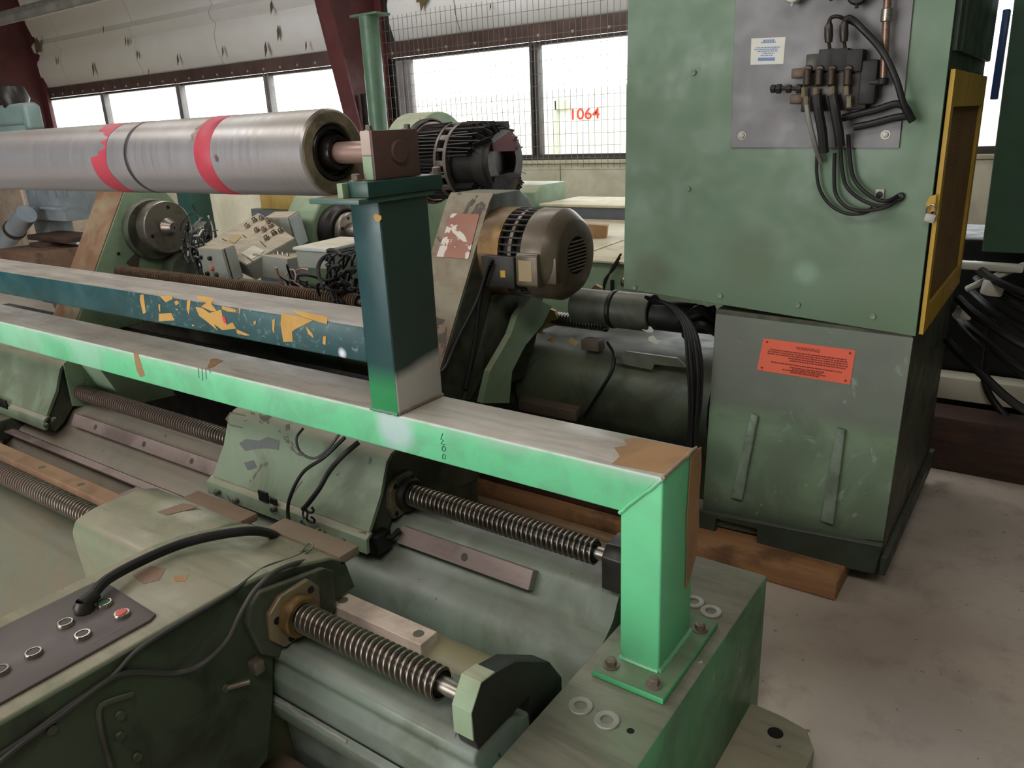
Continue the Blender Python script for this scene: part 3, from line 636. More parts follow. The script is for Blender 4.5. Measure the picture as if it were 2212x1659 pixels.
bm = NB(); box(bm, -3.86, -3.75, 1.2, 1.36, .36, .45, .004); link('rail_stop', bm, 'casting_dark', t)
bm = NB(); q0 = on(1130, 1268, 'y', 1.36)
# lead screws are things that turn on their own
def lead_screw(name_l, x0, x1, y, z, R, mat, pitch=.0159, shaft=None):
    t_ = thing('lead_screw', name_l, 'lead screw', ((x0 + x1) / 2, y, z)); b_ = NB(); screw_mesh(b_, x0, x1, y, z, R, pitch); link('thread', b_, mat, t_, sharp=25)
    b_ = NB(); xrev(b_, [(x0, 0), (x0, R * .8), (x1, R * .8), (x1, R * .5)], y, z, 32); link('core', b_, 'black_grease', t_)
    b_ = NB(); xrev(b_, [(x1 - .01, R * .5), ((shaft or x1 + .02), R * .5), ((shaft or x1 + .02), 0)], y, z, 24); link('journal', b_, 'steel', t_); return t_
lead_screw('dark steel lead screw passing under the green beam to the right end block', -6.2, -.845, 1.495, .570, .0335, 'screw_steel', shaft=-.775)
lead_screw('nearest dark steel lead screw, lower left, ending at the hexagonal bracket', -6.2, -.862, .911, .570, .0335, 'screw_steel', shaft=-.79)
bm = NB(); prism(bm, [(1.44, .51), (1.44, .60), (1.465, .625), (1.53, .625), (1.555, .60), (1.555, .51)], 'x', -.80, -.742, .004)
solo('end_bearing', bm, 'dark_metal', 'dark bearing bracket holding the middle screw end behind the green post', 'bearing')
# bed B
t = thing('machine_bed', 'pale green rounded machine bed nearest the camera under the front lead screw', 'machine bed', (-2.6, .97, 0))
pb = [(.875, .445), (.862, .47), (.868, .488), (.89, .499), (.96, .497), (1.0, .478), (1.03, .455), (1.115, .452), (1.15, .44), (1.17, .41), (1.17, .30), (1.14, .22), (1.1, 0), (.93, 0), (.92, .22), (.885, .30), (.862, .36), (.858, .41)]
bm = NB(); prism(bm, pb, 'x', -1.42, -.752, .006, 2); link('body', bm, 'bed_green', t, sharp=45)
pb2 = [(.835, .445), (.83, .48), (.86, .50), (.96, .497), (1.0, .478), (1.03, .455), (1.115, .452), (1.15, .44), (1.17, .41), (1.17, .30), (1.14, .22), (1.1, 0), (.70, 0), (.72, .18), (.77, .32)]
bm = NB(); prism(bm, pb2, 'x', -6.2, -1.42); link('body', bm, paint('bed_sage', '#5c6353', '#66614f', .42, grime='#6b5a42', ga=.8, gs=1.8, dust='#736b5b', dustamt=.5), t, sharp=45)
bm = NB(); prism(bm, [(.855, .30), (.845, .345), (.858, .36), (.875, .33)], 'x', -1.40, -.83, .003); link('lower_lip', bm, 'bed_green', t)
bm = NB(); xs_ = [-1.36 + i * .02 for i in range(14)]; tube(bm, [(x, .853 + random.uniform(-.001, .001), .352 + random.uniform(-.003, .003)) for x in xs_], .0045, 6, 2); link('putty_strip', bm, 'washer', t)
def flat_bar(x0, x1, holes, mat):
    b_ = NB(); box(b_, x0, x1, 1.045, 1.103, .453, .50, .0012, 1); link('guide_rail', b_, mat, t)
    for x in holes:
        c = Vector((x, 1.074, .5)); b_ = NB(); revolve(b_, [(c, .0135), (c + Vector((0, 0, .0006)), .013), (c + Vector((0, 0, .0002)), 0)], 20); link('rail_bolt_hole', b_, 'casting_dark', t)
q1 = on(740, 1297, 'z', .50); q2 = on(905, 1368, 'z', .50)
flat_bar(-1.38, -1.045, [q1[0], q2[0]], 'rail'); flat_bar(-6.2, -2.10, [-2.35, -2.62, -2.9, -3.3, -3.7], paint('rail_orange', '#a98468', '#9c7a62', .45, grime='#6f5443', ga=.5))
bm = NB(); xrev(bm, [(-1.30, .0), (-1.30, .058), (-.80, .058), (-.785, .052), (-.785, 0)], 1.10, .418, 48); link('end_roll', bm, paint('beige_roll', '#8c8468', '#7f775a', .45), t)
bm = NB(); xrev(bm, [(-.784, 0), (-.784, .061), (-.765, .061), (-.765, 0)], 1.10, .418, 48); link('end_disc', bm, 'black', t)
# hexagonal end bracket of the front screw
t = thing('screw_bracket', 'hexagonal green bracket with shade painted on its dark side, near screw end', 'bracket', (-.79, .95, .3))
hx = [(.872, .4995), (.862, .53), (.860, .592), (.893, .637), (.935, .63), (1.00, .612), (1.12, .53), (1.165, .46), (1.165, .30), (1.05, .30), (1.04, .4995)]  # outline widened to fill the shadow gap toward the end block
bm = NB(); prism(bm, hx, 'x', -.792, -.746, .003); link('body', bm, paint('bracket_shade', '#23261f', '#1b1d18', .5), t)  # dark colour paints the bracket's shaded side and the gap
hx2 = [(.874, .50), (.881, .586), (.914, .623), (.966, .616), (1.001, .56), (1.01, .50)]
bm = NB(); prism(bm, [(.8585, .53), (.8585, .593), (.892, .639), (.936, .632), (.936, .628), (.894, .634), (.863, .592), (.863, .53)], 'x', -.793, -.747, .001, 1); link('top_face', bm, 'sage_light', t)
# dark gap between the beds: sheet and rail
bm = NB(); prism(bm, [(.70, 0), (.70, .06), (.74, .10), (.82, .13), (.90, .12), (.92, .09), (.92, 0)], 'x', -1.75, -.98, .01); solo('drip_cover', bm, paint('cover_brown', '#7a6656', '#6b5848', .4, grime='#3d3128', ga=.7), 'brown rounded cover on the floor under the nearest arm', 'cover')
bm = NB(); prism(bm, [(1.172, .27), (1.276, .22), (1.276, .21), (1.172, .26)], 'x', -6.2, XE); solo('drip_tray', bm, paint('oil_brown', '#3d352b', '#4a4134', .35, grime='#221d18', ga=.7), 'dark oily sheet lying in the gap between the two beds', 'tray')
t = solo('angle_rail', (lambda b_: (box(b_, -6.0, -2.02, 1.275, 1.315, .393, .400, .001, 1), box(b_, -6.0, -2.02, 1.31, 1.317, .36, .40, .001, 1), b_)[-1])(NB()), 'rail_dark', 'thin grey steel strip running between the two beds', 'rail')
bm = NB(); box(bm, -2.66, -2.60, 1.17, 1.28, .38, .396, .002); solo('cross_strap', bm, 'rail_dark', 'short cross strap joining the grey strip to the near bed', 'strap')

# ================================================================== CARRIAGES ON BED A
PC = [(1.325, .452), (1.328, .500), (1.340, .506), (1.372, .555), (1.402, .60), (1.424, .654), (1.440, .690), (1.462, .708), (1.49, .716), (1.60, .72), (1.86, .70), (1.87, .46), (1.60, .50), (1.46, .52), (1.40, .455), (1.36, .43)]
def carriage_a(x0, x1, label, extra):
    t_ = thing('carriage', label, 'machine carriage', ((x0 + x1) / 2, 1.55, .45))
    b_ = NB(); prism(b_, PC[2:], 'x', x0 + .012, x1 - .012); link('body', b_, 'casting_dark', t_, sharp=30)
    cov = [(1.340, .512), (1.370, .560), (1.400, .605), (1.421, .657), (1.437, .695), (1.460, .714), (1.50, .722), (1.50, .716), (1.462, .706), (1.442, .690), (1.427, .654), (1.406, .600), (1.376, .553), (1.346, .508)]
    cov = [(y - .004, z + .001) for y, z in cov[:7]] + cov[7:]
    b_ = NB(); prism(b_, cov, 'x', x0, x1, 0); link('cover', b_, 'sage', t_, sharp=30)
    b_ = NB(); prism(b_, [(1.316, .452), (1.318, .498), (1.34, .512), (1.348, .506), (1.33, .492), (1.328, .452)], 'x', x0 - .015, x1 + .005, .001, 1); link('skirt', b_, 'sage', t_)
    extra(t_, x0, x1); return t_
def mid_extra(t_, x0, x1):
    b_ = NB(); q = on(575, 1075, 'x', -1.0); 
    for px, py, wx, hz in ((570, 1072, .045, .035), (592, 1083, .03, .02)):
        p_ = on(px, py, 'y', 1.318); box(b_, p_[0] - wx / 2, p_[0] + wx / 2, 1.3135, 1.32, p_[2] - hz / 2, p_[2] + hz / 2)
    link('notch', b_, 'black', t_)
    for px, py in ((473, 1062), (513, 1080), (595, 1098), (700, 1150), (743, 1168), (690, 1145)):
        p_ = on(px, py, 'y', 1.316); b_ = NB(); cyl(b_, (p_[0], 1.316, p_[2]), (p_[0], 1.300, p_[2]), .009, seg=12, bev=.001); link('cap_screw', b_, 'casting_dark', t_)
    p_ = (x1 + .006, 1.495, .570)
    b_ = NB(); th = [(-.062, -.058), (-.072, -.02), (-.066, .034), (-.03, .064), (.028, .062), (.05, .03), (.05, -.03), (.02, -.062)]
    prism(b_, [(1.495 + a, .570 + c_) for a, c_ in th], 'x', x1 - .012, x1 + .008, .002); link('nut_flange', b_, paint('flange_olive', '#8a8069', '#7a7058', .4, metal=.2, grime='#4d4436', ga=.6), t_)
    b_ = NB(); xrev(b_, [(x1 + .006, .050), (x1 + .03, .050), (x1 + .034, .046), (x1 + .034, .036)], 1.495, .570, 36); link('nut', b_, 'dark_metal', t_)
    for a, c_ in ((-.045, .042), (-.05, -.045), (.03, .042)):
        b_ = NB(); cyl(b_, (x1 + .008, 1.495 + a, .57 + c_), (x1 + .0095, 1.495 + a, .57 + c_), .008, seg=14); link('bolt_hole', b_, 'black', t_)
    b_ = NB(); prism(b_, [(1.60, .50), (1.60, .69), (1.88, .69), (1.88, .30), (1.60, .30)], 'x', x0 + .02, x1 - .03, .004); link('rear_body', b_, 'casting_dark', t_)
    b_ = NB(); tube(b_, [(x1 - .01, 1.37, .49), (x1 + .03, 1.39, .48), (x1 + .05, 1.41, .5)], .009, 8); box(b_, x1 - .012, x1 + .025, 1.34, 1.40, .44, .50, .004); link('wiper', b_, 'black', t_)
def cover_pt(px, py):
    q0 = Vector((0, 1.424, .654)); n_ = Vector((0, -.049, .0)); d = Vector(on(px, py, 'y', 3.0)) - Vector((0, 0, 1.6)); best = None
    seg = [(y - .004, z + .001) for y, z in [(1.340, .512), (1.370, .560), (1.400, .605), (1.421, .657), (1.437, .695), (1.460, .714)]]
    for (ya, za), (yb, zb) in zip(seg[:-1], seg[1:]):
        n_ = Vector((0, -(zb - za), yb - ya)).normalized(); q0 = Vector((0, ya, za)); k = (q0 - Vector((0, 0, 1.6))).dot(n_) / d.dot(n_); p_ = Vector((0, 0, 1.6)) + d * k
        if za - .002 <= p_.z <= zb + .002: best = p_ + n_ * .0012
        if best is None and p_.z < za: best = p_ + n_ * .0012
    return best or p_
def mid_patches(t_):
    for pts, mt in ((((517, 958), (532, 948), (560, 952), (578, 944), (604, 952), (602, 972), (575, 968), (550, 970), (530, 974)), 'stain_grey'), (((527, 1000), (548, 994), (556, 1010), (536, 1016)), 'stain_grey'),
                    (((617, 918), (625, 916), (626, 928), (618, 930)), 'stain_grey'), (((798, 988), (803, 990), (799, 1003), (795, 1001)), 'stain_grey'), (((487, 905), (498, 890), (530, 897), (524, 925), (498, 920)), 'stain_brown'),
                    (((600, 930), (606, 929), (606, 936)), 'stain_grey'), (((770, 1150), (790, 1146), (792, 1165), (778, 1172)), 'stain_brown')):
        b_ = NB()
        try: poly(b_, [cover_pt(a, b) for a, b in pts], (0, .85, -.5), .0008); link('bare_patch', b_, mt, t_, flat=True)
        except Exception: pass
M['stain_grey'] = paint('stain_grey', '#5f6360', '#55585a', .5); M['stain_brown'] = paint('stain_brown', '#7d6c58', '#6f5f4c', .5)
mid_c = carriage_a(-2.245, -1.50, 'green carriage with stained cover in the middle of the bed, under the beam', mid_extra)
mid_patches(mid_c)
def left_extra(t_, x0, x1):
    b_ = NB(); box(b_, -3.95, -3.76, 1.314, 1.322, .49, .53, .001); link('notch', b_, 'black', t_)
    b_ = NB(); prism(b_, [(1.45, .715), (1.50, .735), (1.58, .715), (1.65, .66), (1.70, .58), (1.72, .48), (1.6, .47), (1.45, .52)], 'x', x1 - .012, x1 + .004, .002); link('end_cheek', b_, 'sage_light', t_)
    b_ = NB(); prism(b_, [(1.5, .735), (1.6, .73), (1.72, .67), (1.80, .58), (1.83, .48), (1.6, .5)], 'x', x1 + .004, x1 + .17, .004); link('rear_cheek', b_, 'sage_light', t_)
    for px, py in ((120, 905), (103, 918)):
        p_ = on(px, py, 'y', 1.316); b_ = NB(); cyl(b_, (p_[0], 1.316, p_[2]), (p_[0], 1.302, p_[2]), .009, seg=12); link('cap_screw', b_, 'casting_dark', t_)
carriage_a(-4.9, -3.43, 'green carriage at the left edge of the photo with rounded end cheeks', left_extra)

# ================================================================== NEAREST CARRIAGE WITH PUSHBUTTON PANEL
AX0, AX1, AZ = -1.665, -1.335, .690
t = thing('carriage', 'nearest carriage, dusty green arm with the pushbutton panel', 'machine carriage', (-1.5, .75, .3))
top = [(.05, .66), (.30, .690), (.80, .690), (.88, .682), (.96, .660), (1.06, .628), (1.10, .60), (1.12, .52), (1.06, .50), (.95, .515), (.86, .47), (.84, .36), (.80, .22), (.72, .20), (.55, .235), (.3, .25), (.05, .2)]
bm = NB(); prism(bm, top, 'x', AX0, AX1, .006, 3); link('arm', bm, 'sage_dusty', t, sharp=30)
bm = NB(); prism(bm, [(p_[0], p_[1] - .006) for p_ in top[1:]] if 0 else [(y, z - .008 if z > .5 else z + .008) for y, z in top], 'x', AX1, AX1 + .002); link('side_face', bm, paint('arm_side_shade', '#434a3a', '#3b4133', .45, grime='#262820', ga=.7, gs=6), t, sharp=30)  # dark sheet paints shade onto the arm's right side
nose = [(.81, .38), (.80, .60), (.815, .635), (.87, .648), (1.0, .650), (1.06, .63), (1.07, .55), (.98, .46), (.9, .40)]
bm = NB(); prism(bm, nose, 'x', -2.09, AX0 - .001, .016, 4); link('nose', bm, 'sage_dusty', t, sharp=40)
bm = NB(); box(bm, -2.00, -1.72, 1.065, 1.135, .585, .608, .003); link('wiper_plate', bm, paint('wiper_plate', '#8a6f5f', '#7f6656', .5), t)
bm = NB(); box(bm, -1.62, AX1 + .002, 1.085, 1.150, .590, .615, .003); link('wiper_plate', bm, paint('wiper_plate2', '#857160', '#7a6858', .5), t)
# nut flange on the screw side
bm = NB(); prism(bm, [(.80, .60), (.815, .64), (.84, .66), (1.02, .625), (1.05, .60), (1.04, .50), (.97, .47), (.86, .475), (.82, .51)], 'x', AX1 + .002, AX1 + .022, .006, 3); link('boss', bm, 'casting_dark', t)  # dark colour stands in for shade on this right-hand face
bm = NB(); prism(bm, [(.911 + a, .57 + c_) for a, c_ in ((-.07, -.03), (-.066, .035), (-.03, .062), (.05, .062), (.075, .03), (.07, -.04), (.03, -.066), (-.04, -.066))], 'x', AX1 + .022, AX1 + .038, .003); link('nut_flange', bm, paint('flange_brass', '#8d7c62', '#7c6a52', .38, metal=.3, grime='#4a3e30', ga=.7), t)
bm = NB(); xrev(bm, [(AX1 + .036, .048), (AX1 + .062, .048), (AX1 + .066, .044), (AX1 + .066, .034)], .911, .570, 40); link('nut', bm, 'motor_brass', t)
for a, c_ in ((-.05, .012), (.05, .035), (-.02, -.052)):
    b_ = NB(); cyl(b_, (AX1 + .038, .911 + a, .57 + c_), (AX1 + .0395, .911 + a, .57 + c_), .009, seg=14); link('bolt_hole', b_, 'black', t)
# side details
bm = NB(); xs2 = AX1 + .004; tube(bm, [on(a, b, 'x', xs2) for a, b in ((285, 1500), (238, 1515), (214, 1532), (222, 1590), (240, 1655))], .006, 8, 3); link('bracket', bm, 'casting_dark', t)
for px, py in ((258, 1545), (258, 1590), (295, 1635), (110, 1575), (487, 1487)):
    q = on(px, py, 'x', AX1 + .002); b_ = NB(); cyl(b_, q, (q[0] + .006, q[1], q[2]), .009, seg=12); link('stud', b_, 'casting_dark', t)
q = on(487, 1487, 'x', AX1 + .002); bm = NB(); cyl(bm, q, on(540, 1472, 'x', AX1 + .03), .006); box(bm, *[v for v in (AX1 + .002, AX1 + .03, q[1] + .06, q[1] + .085, q[2], q[2] + .03)], .003); link('grease_fitting', bm, 'bolt', t)
# pushbutton panel
bm = NB(); PZ = AZ + .0005
prism(bm, [(-1.615, .05), (-1.375, .05), (-1.375, .63), (-1.385, .648), (-1.60, .655), (-1.615, .64)], 'z', PZ, PZ + .006, .002, 2); link('control_panel', bm, 'panel_grey', t); pan = bpy.data.objects['control_panel']
for i, (px, py, mt) in enumerate(((225, 1302, 'button_green'), (263, 1325, 'button_red'), (141, 1345, 'button_dark'), (178, 1370, 'button_dark'), (72, 1409, 'button_dark'), (0, 1447, 'button_dark'))):
    q = Vector(on(px, py, 'z', PZ + .012)); q.z = PZ + .006
    b_ = NB(); revolve(b_, [(q, .0165), (q + Vector((0, 0, .004)), .0165), (q + Vector((0, 0, .0085)), .0145), (q + Vector((0, 0, .0085)), .0115), (q + Vector((0, 0, .005)), .0112)], 12); rg = link('button_ring', b_, 'chrome', pan)
    h = .010 if i == 1 else .0065
    b_ = NB(); revolve(b_, [(q + Vector((0, 0, .002)), .0112), (q + Vector((0, 0, h)), .0112), (q + Vector((0, 0, h + .0012)), .0095), (q + Vector((0, 0, h + .0012)), 0)], 24); link('button', b_, mt, pan, label=('green pushbutton', 'red pushbutton', None, None, None, None)[i])
bm = NB(); tube(bm, [on(a, b, 'z', PZ + .0065) for a, b in ((195, 1392), (265, 1354))], .0009, 4, 0); link('printed_line', bm, 'washer', pan)
q = Vector(on(180, 1308, 'z', AZ + .02)); q.z = AZ + .006
bm = NB(); revolve(bm, [(q, .02), (q + Vector((0, 0, .012)), .02), (q + Vector((0, .004, .024)), .016)], 12); d_ = Vector((-.02, .06, .012)); cyl(bm, q + Vector((0, 0, .016)), q + Vector((-.004, .03, .024)), .016, .014, 14); link('cable_gland', bm, 'dark_metal', pan)
# flaked paint patches
for pts, mt in ((((285, 1243), (325, 1222), (358, 1228), (345, 1252), (310, 1262)), 'wiper_plate'), (((340, 1105), (395, 1087), (430, 1092), (415, 1099), (360, 1112)), 'wiper_plate'), (((375, 1245), (408, 1240), (400, 1256), (378, 1256)), 'kraft')):
    b_ = NB(); zz = AZ + .0007 if pts[0][1] > 1150 else .6515
    poly(b_, [on(a, b, 'z', zz) for a, b in pts], (0, 0, -1), .0006); link('bare_patch', b_, mt if mt in M else bpy.data.materials[mt], t, flat=True)
# cables
def cable(name_l, pts, rad, mat='rubber', cat='cable', seg=10, name='cable', group=None):
    b_ = NB(); tube(b_, pts, rad, seg, 6); return solo(name, b_, mat, name_l, cat, group)
hz = AZ + .014
cable('thick black cable arching over the nearest carriage arm to the button panel', [(q.x - .003, q.y + .02, AZ + .03)] + [on(a, b, 'z', z) for a, b, z in ((232, 1252, AZ + .03), (305, 1212, AZ + .022), (390, 1176, AZ + .02), (470, 1156, AZ + .016), (545, 1147, .69), (590, 1155, .64), (605, 1170, .55))], .0115)
cable('thin grey cable with a wire loop lying along the arm edge of the nearest carriage', [on(662, 1192, 'z', .63), on(628, 1208, 'z', .65), on(570, 1228, 'z', .675)] + [on(a, b, 'x', AX1 + .006) for a, b in ((500, 1279), (412, 1332), (300, 1402), (240, 1462), (150, 1524), (60, 1590), (-30, 1650))], .0045, 'hose_grey')
bm = NB(); tube(bm, [on(a, b, 'z', .64) for a, b in ((650, 1193), (664, 1176), (674, 1174), (674, 1184), (660, 1196))], .0028, 6); solo('wire_loop', bm, 'chrome', 'small bright wire loop at the back edge of the nearest carriage', 'wire')
cable('grey cable drooping from the screw nut down the dark side of the nearest carriage', [on(745, 1228, 'z', .56), on(712, 1213, 'z', .60), on(660, 1212, 'z', .64)] + [on(a, b, 'x', AX1 + .045) for a, b in ((600, 1232), (553, 1272), (520, 1325), (490, 1385), (440, 1432))] + [on(a, b, 'x', AX1 + .008) for a, b in ((380, 1453), (290, 1452), (235, 1468), (130, 1545), (40, 1610), (-20, 1660))], .0055, 'hose_grey')
# cables over the middle carriage
cy_ = lambda a, b, o_=0: on(a, b, 'y', 1.37 + o_)
cable('pale thin cable looping down over the stained carriage cover', [cy_(655, 925, -.0), cy_(640, 948, -.03), cy_(650, 978, -.03), cy_(680, 990, -.03), cy_(710, 968, -.02), cy_(735, 935, .0)], .004, 'hose_grey')
cable('black cable hanging from the beam down the carriage cover, left of two', [on(745, 945, 'y', 1.38), on(700, 988, 'y', 1.34), on(655, 1020, 'y', 1.33), on(628, 1070, 'y', 1.31), on(622, 1110, 'y', 1.30), on(632, 1160, 'y', 1.28), on(655, 1180, 'y', 1.27)], .0055)
cable('black cable hanging from the beam down the carriage cover, right of two', [on(775, 955, 'y', 1.38), on(740, 985, 'y', 1.34), on(710, 1020, 'y', 1.33), on(690, 1055, 'y', 1.31), on(668, 1085, 'y', 1.30), on(655, 1100, 'y', 1.30)], .0075)
bm = NB()
for k in range(7):
    a = random.uniform(0, 6); c_ = Vector(on(660 + random.uniform(-9, 12), 1100 + k * 11, 'y', 1.29))
    tube(bm, [c_ + Vector((math.cos(a + j) * .013, math.sin(a * 2 + j) * .006, math.sin(a + j) * .013)) for j in range(6)], .0035, 6, 3)
solo('wire_knot', bm, 'rubber', 'knot of black wires and eyelets at the foot of the middle carriage', 'wires', kind='stuff')
# ================================================================== ELECTRICAL / HYDRAULIC CABINET
CY_ = 2.61
t = thing('machine_cabinet', 'tall green machine cabinet with grey valve plate and yellow side door', 'cabinet', (-.8, 3.0, .085))
P = lambda a, b, y=CY_: (lambda q: (q[0], q[2]))(on(a, b, 'y', y))
tl = P(1360.5, -160); bl = P(1348, 623); br = P(1978, 726); tr = P(2085, -160)
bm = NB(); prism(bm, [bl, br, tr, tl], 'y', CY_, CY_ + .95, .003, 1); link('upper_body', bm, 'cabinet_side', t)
bm = NB(); prism(bm, [bl, br, tr, tl], 'y', CY_ - .004, CY_ - .0005, .001, 1); link('front_panel', bm, 'cabinet', t)
for px, py in ((1499, 157), (1487, 408), (1372, 620), (1556, 638), (1724, 658), (1886, 683)):
    q = on(px, py, 'y', CY_ - .004); bm = NB(); revolve(bm, [(q, .0095), ((q[0], q[1] - .007, q[2]), .0085), ((q[0], q[1] - .006, q[2]), .004), ((q[0], q[1] - .0055, q[2]), 0)], 14); link('bolt', bm, 'sage', t)
LY = 2.616
lo = [P(1516, 1130, LY), P(1546, 668, LY), P(1973, 720, LY), P(1904, 1215, LY)]
bm = NB(); prism(bm, lo, 'y', LY, LY + 1.0, .003, 1); link('lower_body', bm, 'casting_dark', t)
lf = [P(1516, 1128, LY - .004), P(1546, 678, LY - .004), P(1973, 730, LY - .004), P(1908, 1170, LY - .004)]
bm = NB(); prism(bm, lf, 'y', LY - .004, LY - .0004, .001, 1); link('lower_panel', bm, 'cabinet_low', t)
bs = [P(1512, 1120, LY), P(1908, 1168, LY), P(1893, 1228, LY), P(1840, 1215, LY), P(1750, 1195, LY), P(1640, 1165, LY), P(1640, 1135, LY), P(1552, 1112, LY), P(1550, 1135, LY), P(1514, 1128, LY)]
xb = [p_[0] for p_ in bs]
bm = NB(); prism(bm, [P(1514, 1098, LY), P(1911, 1172, LY), P(1893, 1232, LY), P(1640, 1180, LY), P(1640, 1136, LY), P(1552, 1114, LY), P(1550, 1148, LY), P(1512, 1140, LY)], 'y', LY - .03, LY - .0042, .003, 1); link('base_channel', bm, paint('base_dark', '#3c4639', '#2f382e', .5, dust='#5f6154', dustamt=.7, grime='#262923', ga=.6), t)
bm = NB(); prism(bm, [(LY - .03, .075), (LY - .03, .145), (LY + 1.05, .145), (LY + 1.05, .075)], 'x', -.345, -.325, .003); link('base_channel', bm, 'base_dark' if 'base_dark' in M else bpy.data.materials['base_dark'], t)
# the two slanted stiffening ribs
for (a, b, c_, d_) in (((1622, 893), (1637, 900), (1603, 1082), (1578, 1075)), ((1806, 925), (1826, 930), (1800, 1135), (1772, 1125))):
    pts = [P(*a, LY - .02), P(*b, LY - .02), P(*c_, LY - .02), P(*d_, LY - .02)]
    bm = NB(); prism(bm, pts, 'y', LY - .022, LY - .0045, .005, 3); link('stiffening_rib', bm, paint('rib_paint', '#82917f', '#6f7c6d', .45, grime='#4c5148', ga=.6, gs=9), t)
# warning plate
WYp = LY - .006; wq = [on(a, b, 'y', WYp) for a, b in ((1649, 731), (1848, 757), (1836, 831), (1635, 799))]
bm = NB(); poly(bm, wq, (0, 1, 0), .0016); wp = link('warning_plate', bm, 'sign_red', t, label='orange-red metal WARNING plate with small dark print', flat=True)
ux = Vector(wq[1]) - Vector(wq[0]); uy = Vector(wq[0]) - Vector(wq[3])
wpnt = lambda u_, v_: tuple(Vector(wq[0]).lerp(Vector(wq[1]), u_) + (Vector(wq[3]) - Vector(wq[0])).lerp(Vector(wq[2]) - Vector(wq[1]), u_) * v_ + Vector((0, -.0009, 0)))
text('lettering', 'WARNING', .0165, 'sign_ink', wp, wpnt(.51, .16), ux, uy)
for u_, v_ in ((.05, .09), (.95, .09), (.05, .9), (.95, .9)):
    q = wpnt(u_, v_); bm = NB(); cyl(bm, q, (q[0], q[1] - .002, q[2]), .0035, seg=10); link('rivet', bm, 'sign_ink', wp)
bm = NB(); rr = random.Random(11)
def pline(v_, u0, u1, h):
    u_ = u0
    while u_ < u1:
        l = rr.uniform(.008, .03); e = min(u_ + l, u1); a, b, c_, d_ = wpnt(u_, v_ - h), wpnt(e, v_ - h), wpnt(e, v_ + h), wpnt(u_, v_ + h)
        vs = [bm.verts.new(q) for q in (a, d_, c_, b)]; bm.faces.new(vs); u_ = e + rr.uniform(.003, .008)
for v_, a, b in ((.30, .10, .93), (.365, .08, .94), (.43, .08, .95), (.495, .32, .95), (.56, .34, .93), (.68, .14, .9), (.76, .35, .72), (.81, .38, .70), (.86, .28, .74), (.91, .37, .68)): pline(v_, a, b, .018)
link('fine_print', bm, 'sign_ink', wp, kind='stuff', flat=True, recalc=False)
# grey valve plate with sticker
GY = CY_ - .012
bm = NB(); prism(bm, [P(1578, 319, GY), P(1942, 320, GY), P(1985, -120, GY), P(1592, -120, GY)], 'y', GY, CY_ - .0042, .001, 1); gp = link('valve_plate', bm, 'grey_plate', t)
for px, py in ((1603, 293), (1913, 291)):
    q = on(px, py, 'y', GY); bm = NB(); revolve(bm, [(q, .0145), ((q[0], q[1] - .002, q[2]), .0135), ((q[0], q[1] - .002, q[2]), .009), ((q[0], q[1] - .007, q[2]), .0085), ((q[0], q[1] - .008, q[2]), .006), ((q[0], q[1] - .008, q[2]), 0)], 20); link('cap_screw', bm, 'washer', gp)
sq = [on(a, b, 'y', GY - .001) for a, b in ((1623, 83), (1697, 80), (1692, 138), (1621, 140))]
bm = NB(); poly(bm, sq, (0, 1, 0), .0008); st = link('sticker', bm, 'sticker', gp, label='worn white sticker with faded blue print', flat=True)
spt = lambda u_, v_: tuple(Vector(sq[0]).lerp(Vector(sq[1]), u_) + (Vector(sq[3]) - Vector(sq[0])) * v_ + Vector((0, -.0005, 0)))
bm = NB()
for v_, h, a, b in ((.10, .035, .36, .7), (.17, .03, .3, .72), (.36, .02, .15, .85), (.43, .02, .1, .8), (.5, .02, .2, .8), (.58, .02, .35, .7), (.66, .02, .3, .65), (.80, .06, .22, .72)):
    u_ = a
    while u_ < b:
        e = min(u_ + (rr.uniform(.03, .09) if h < .05 else 1), b); bm.faces.new([bm.verts.new(q) for q in (spt(u_, v_ - h), spt(u_, v_ + h), spt(e, v_ + h), spt(e, v_ - h))]); u_ = e + .015
link('faded_print', bm, 'sticker_ink', st, kind='stuff', flat=True, recalc=False)
M['elbow_brown'] = paint('elbow_brown', '#41342a', '#33291f', .4, metal=.2)
# valve manifold
vm = thing('valve_manifold', 'black pneumatic valve manifold with brass fittings on the grey plate', 'valve', on(1800, 150, 'y', GY))
D = lambda a, b, y: Vector(on(a, b, 'y', y))
for i, (x0, x1, yt, yb) in enumerate(((1742, 1768, 118, 152), (1769, 1797, 107, 152), (1798, 1828, 106, 152), (1829, 1860, 108, 154))):
    a = D(x0, yt, GY - .055); b = D(x1, yb, GY - .055); bm = NB(); box(bm, a.x, b.x, GY - .055, GY - .002, b.z, a.z, .002); link('valve_body', bm, 'black' if i else 'dark_metal', vm)
a = D(1712, 158, GY - .05); b = D(1880, 196, GY - .05); bm = NB(); box(bm, a.x + .03, b.x - .01, GY - .045, GY - .001, b.z - .05, a.z, .004); link('manifold_block', bm, 'dark_metal', vm)
for i, x in enumerate((1745, 1770, 1797, 1832)):
    q = D(x, 150, GY - .062); e = D(x - 2, 186, GY - .07); bm = NB(); cyl(bm, q, e, .0115, seg=16, bev=.003); cyl(bm, q + Vector((0, .03, .0)), q, .0125, seg=16, bev=.003); link('elbow', bm, 'elbow_brown', vm)
for i, (x, y0, y1) in enumerate(((1736, 188, 210), (1741, 208, 226), (1762, 190, 208), (1798, 186, 206), (1829, 178, 205), (1834, 208, 232))):
    bm = NB(); cyl(bm, D(x, y0, GY - .068), D(x, y1, GY - .068), .0068, seg=6); link('fitting', bm, paint('brass%d' % i, '#c9bda0', '#a08f70', .28, metal=.7) if i == 0 else bpy.data.materials['brass0'], vm)
bm = NB(); cyl(bm, D(1664, 190, GY - .04), D(1735, 192, GY - .04), .006, seg=10)
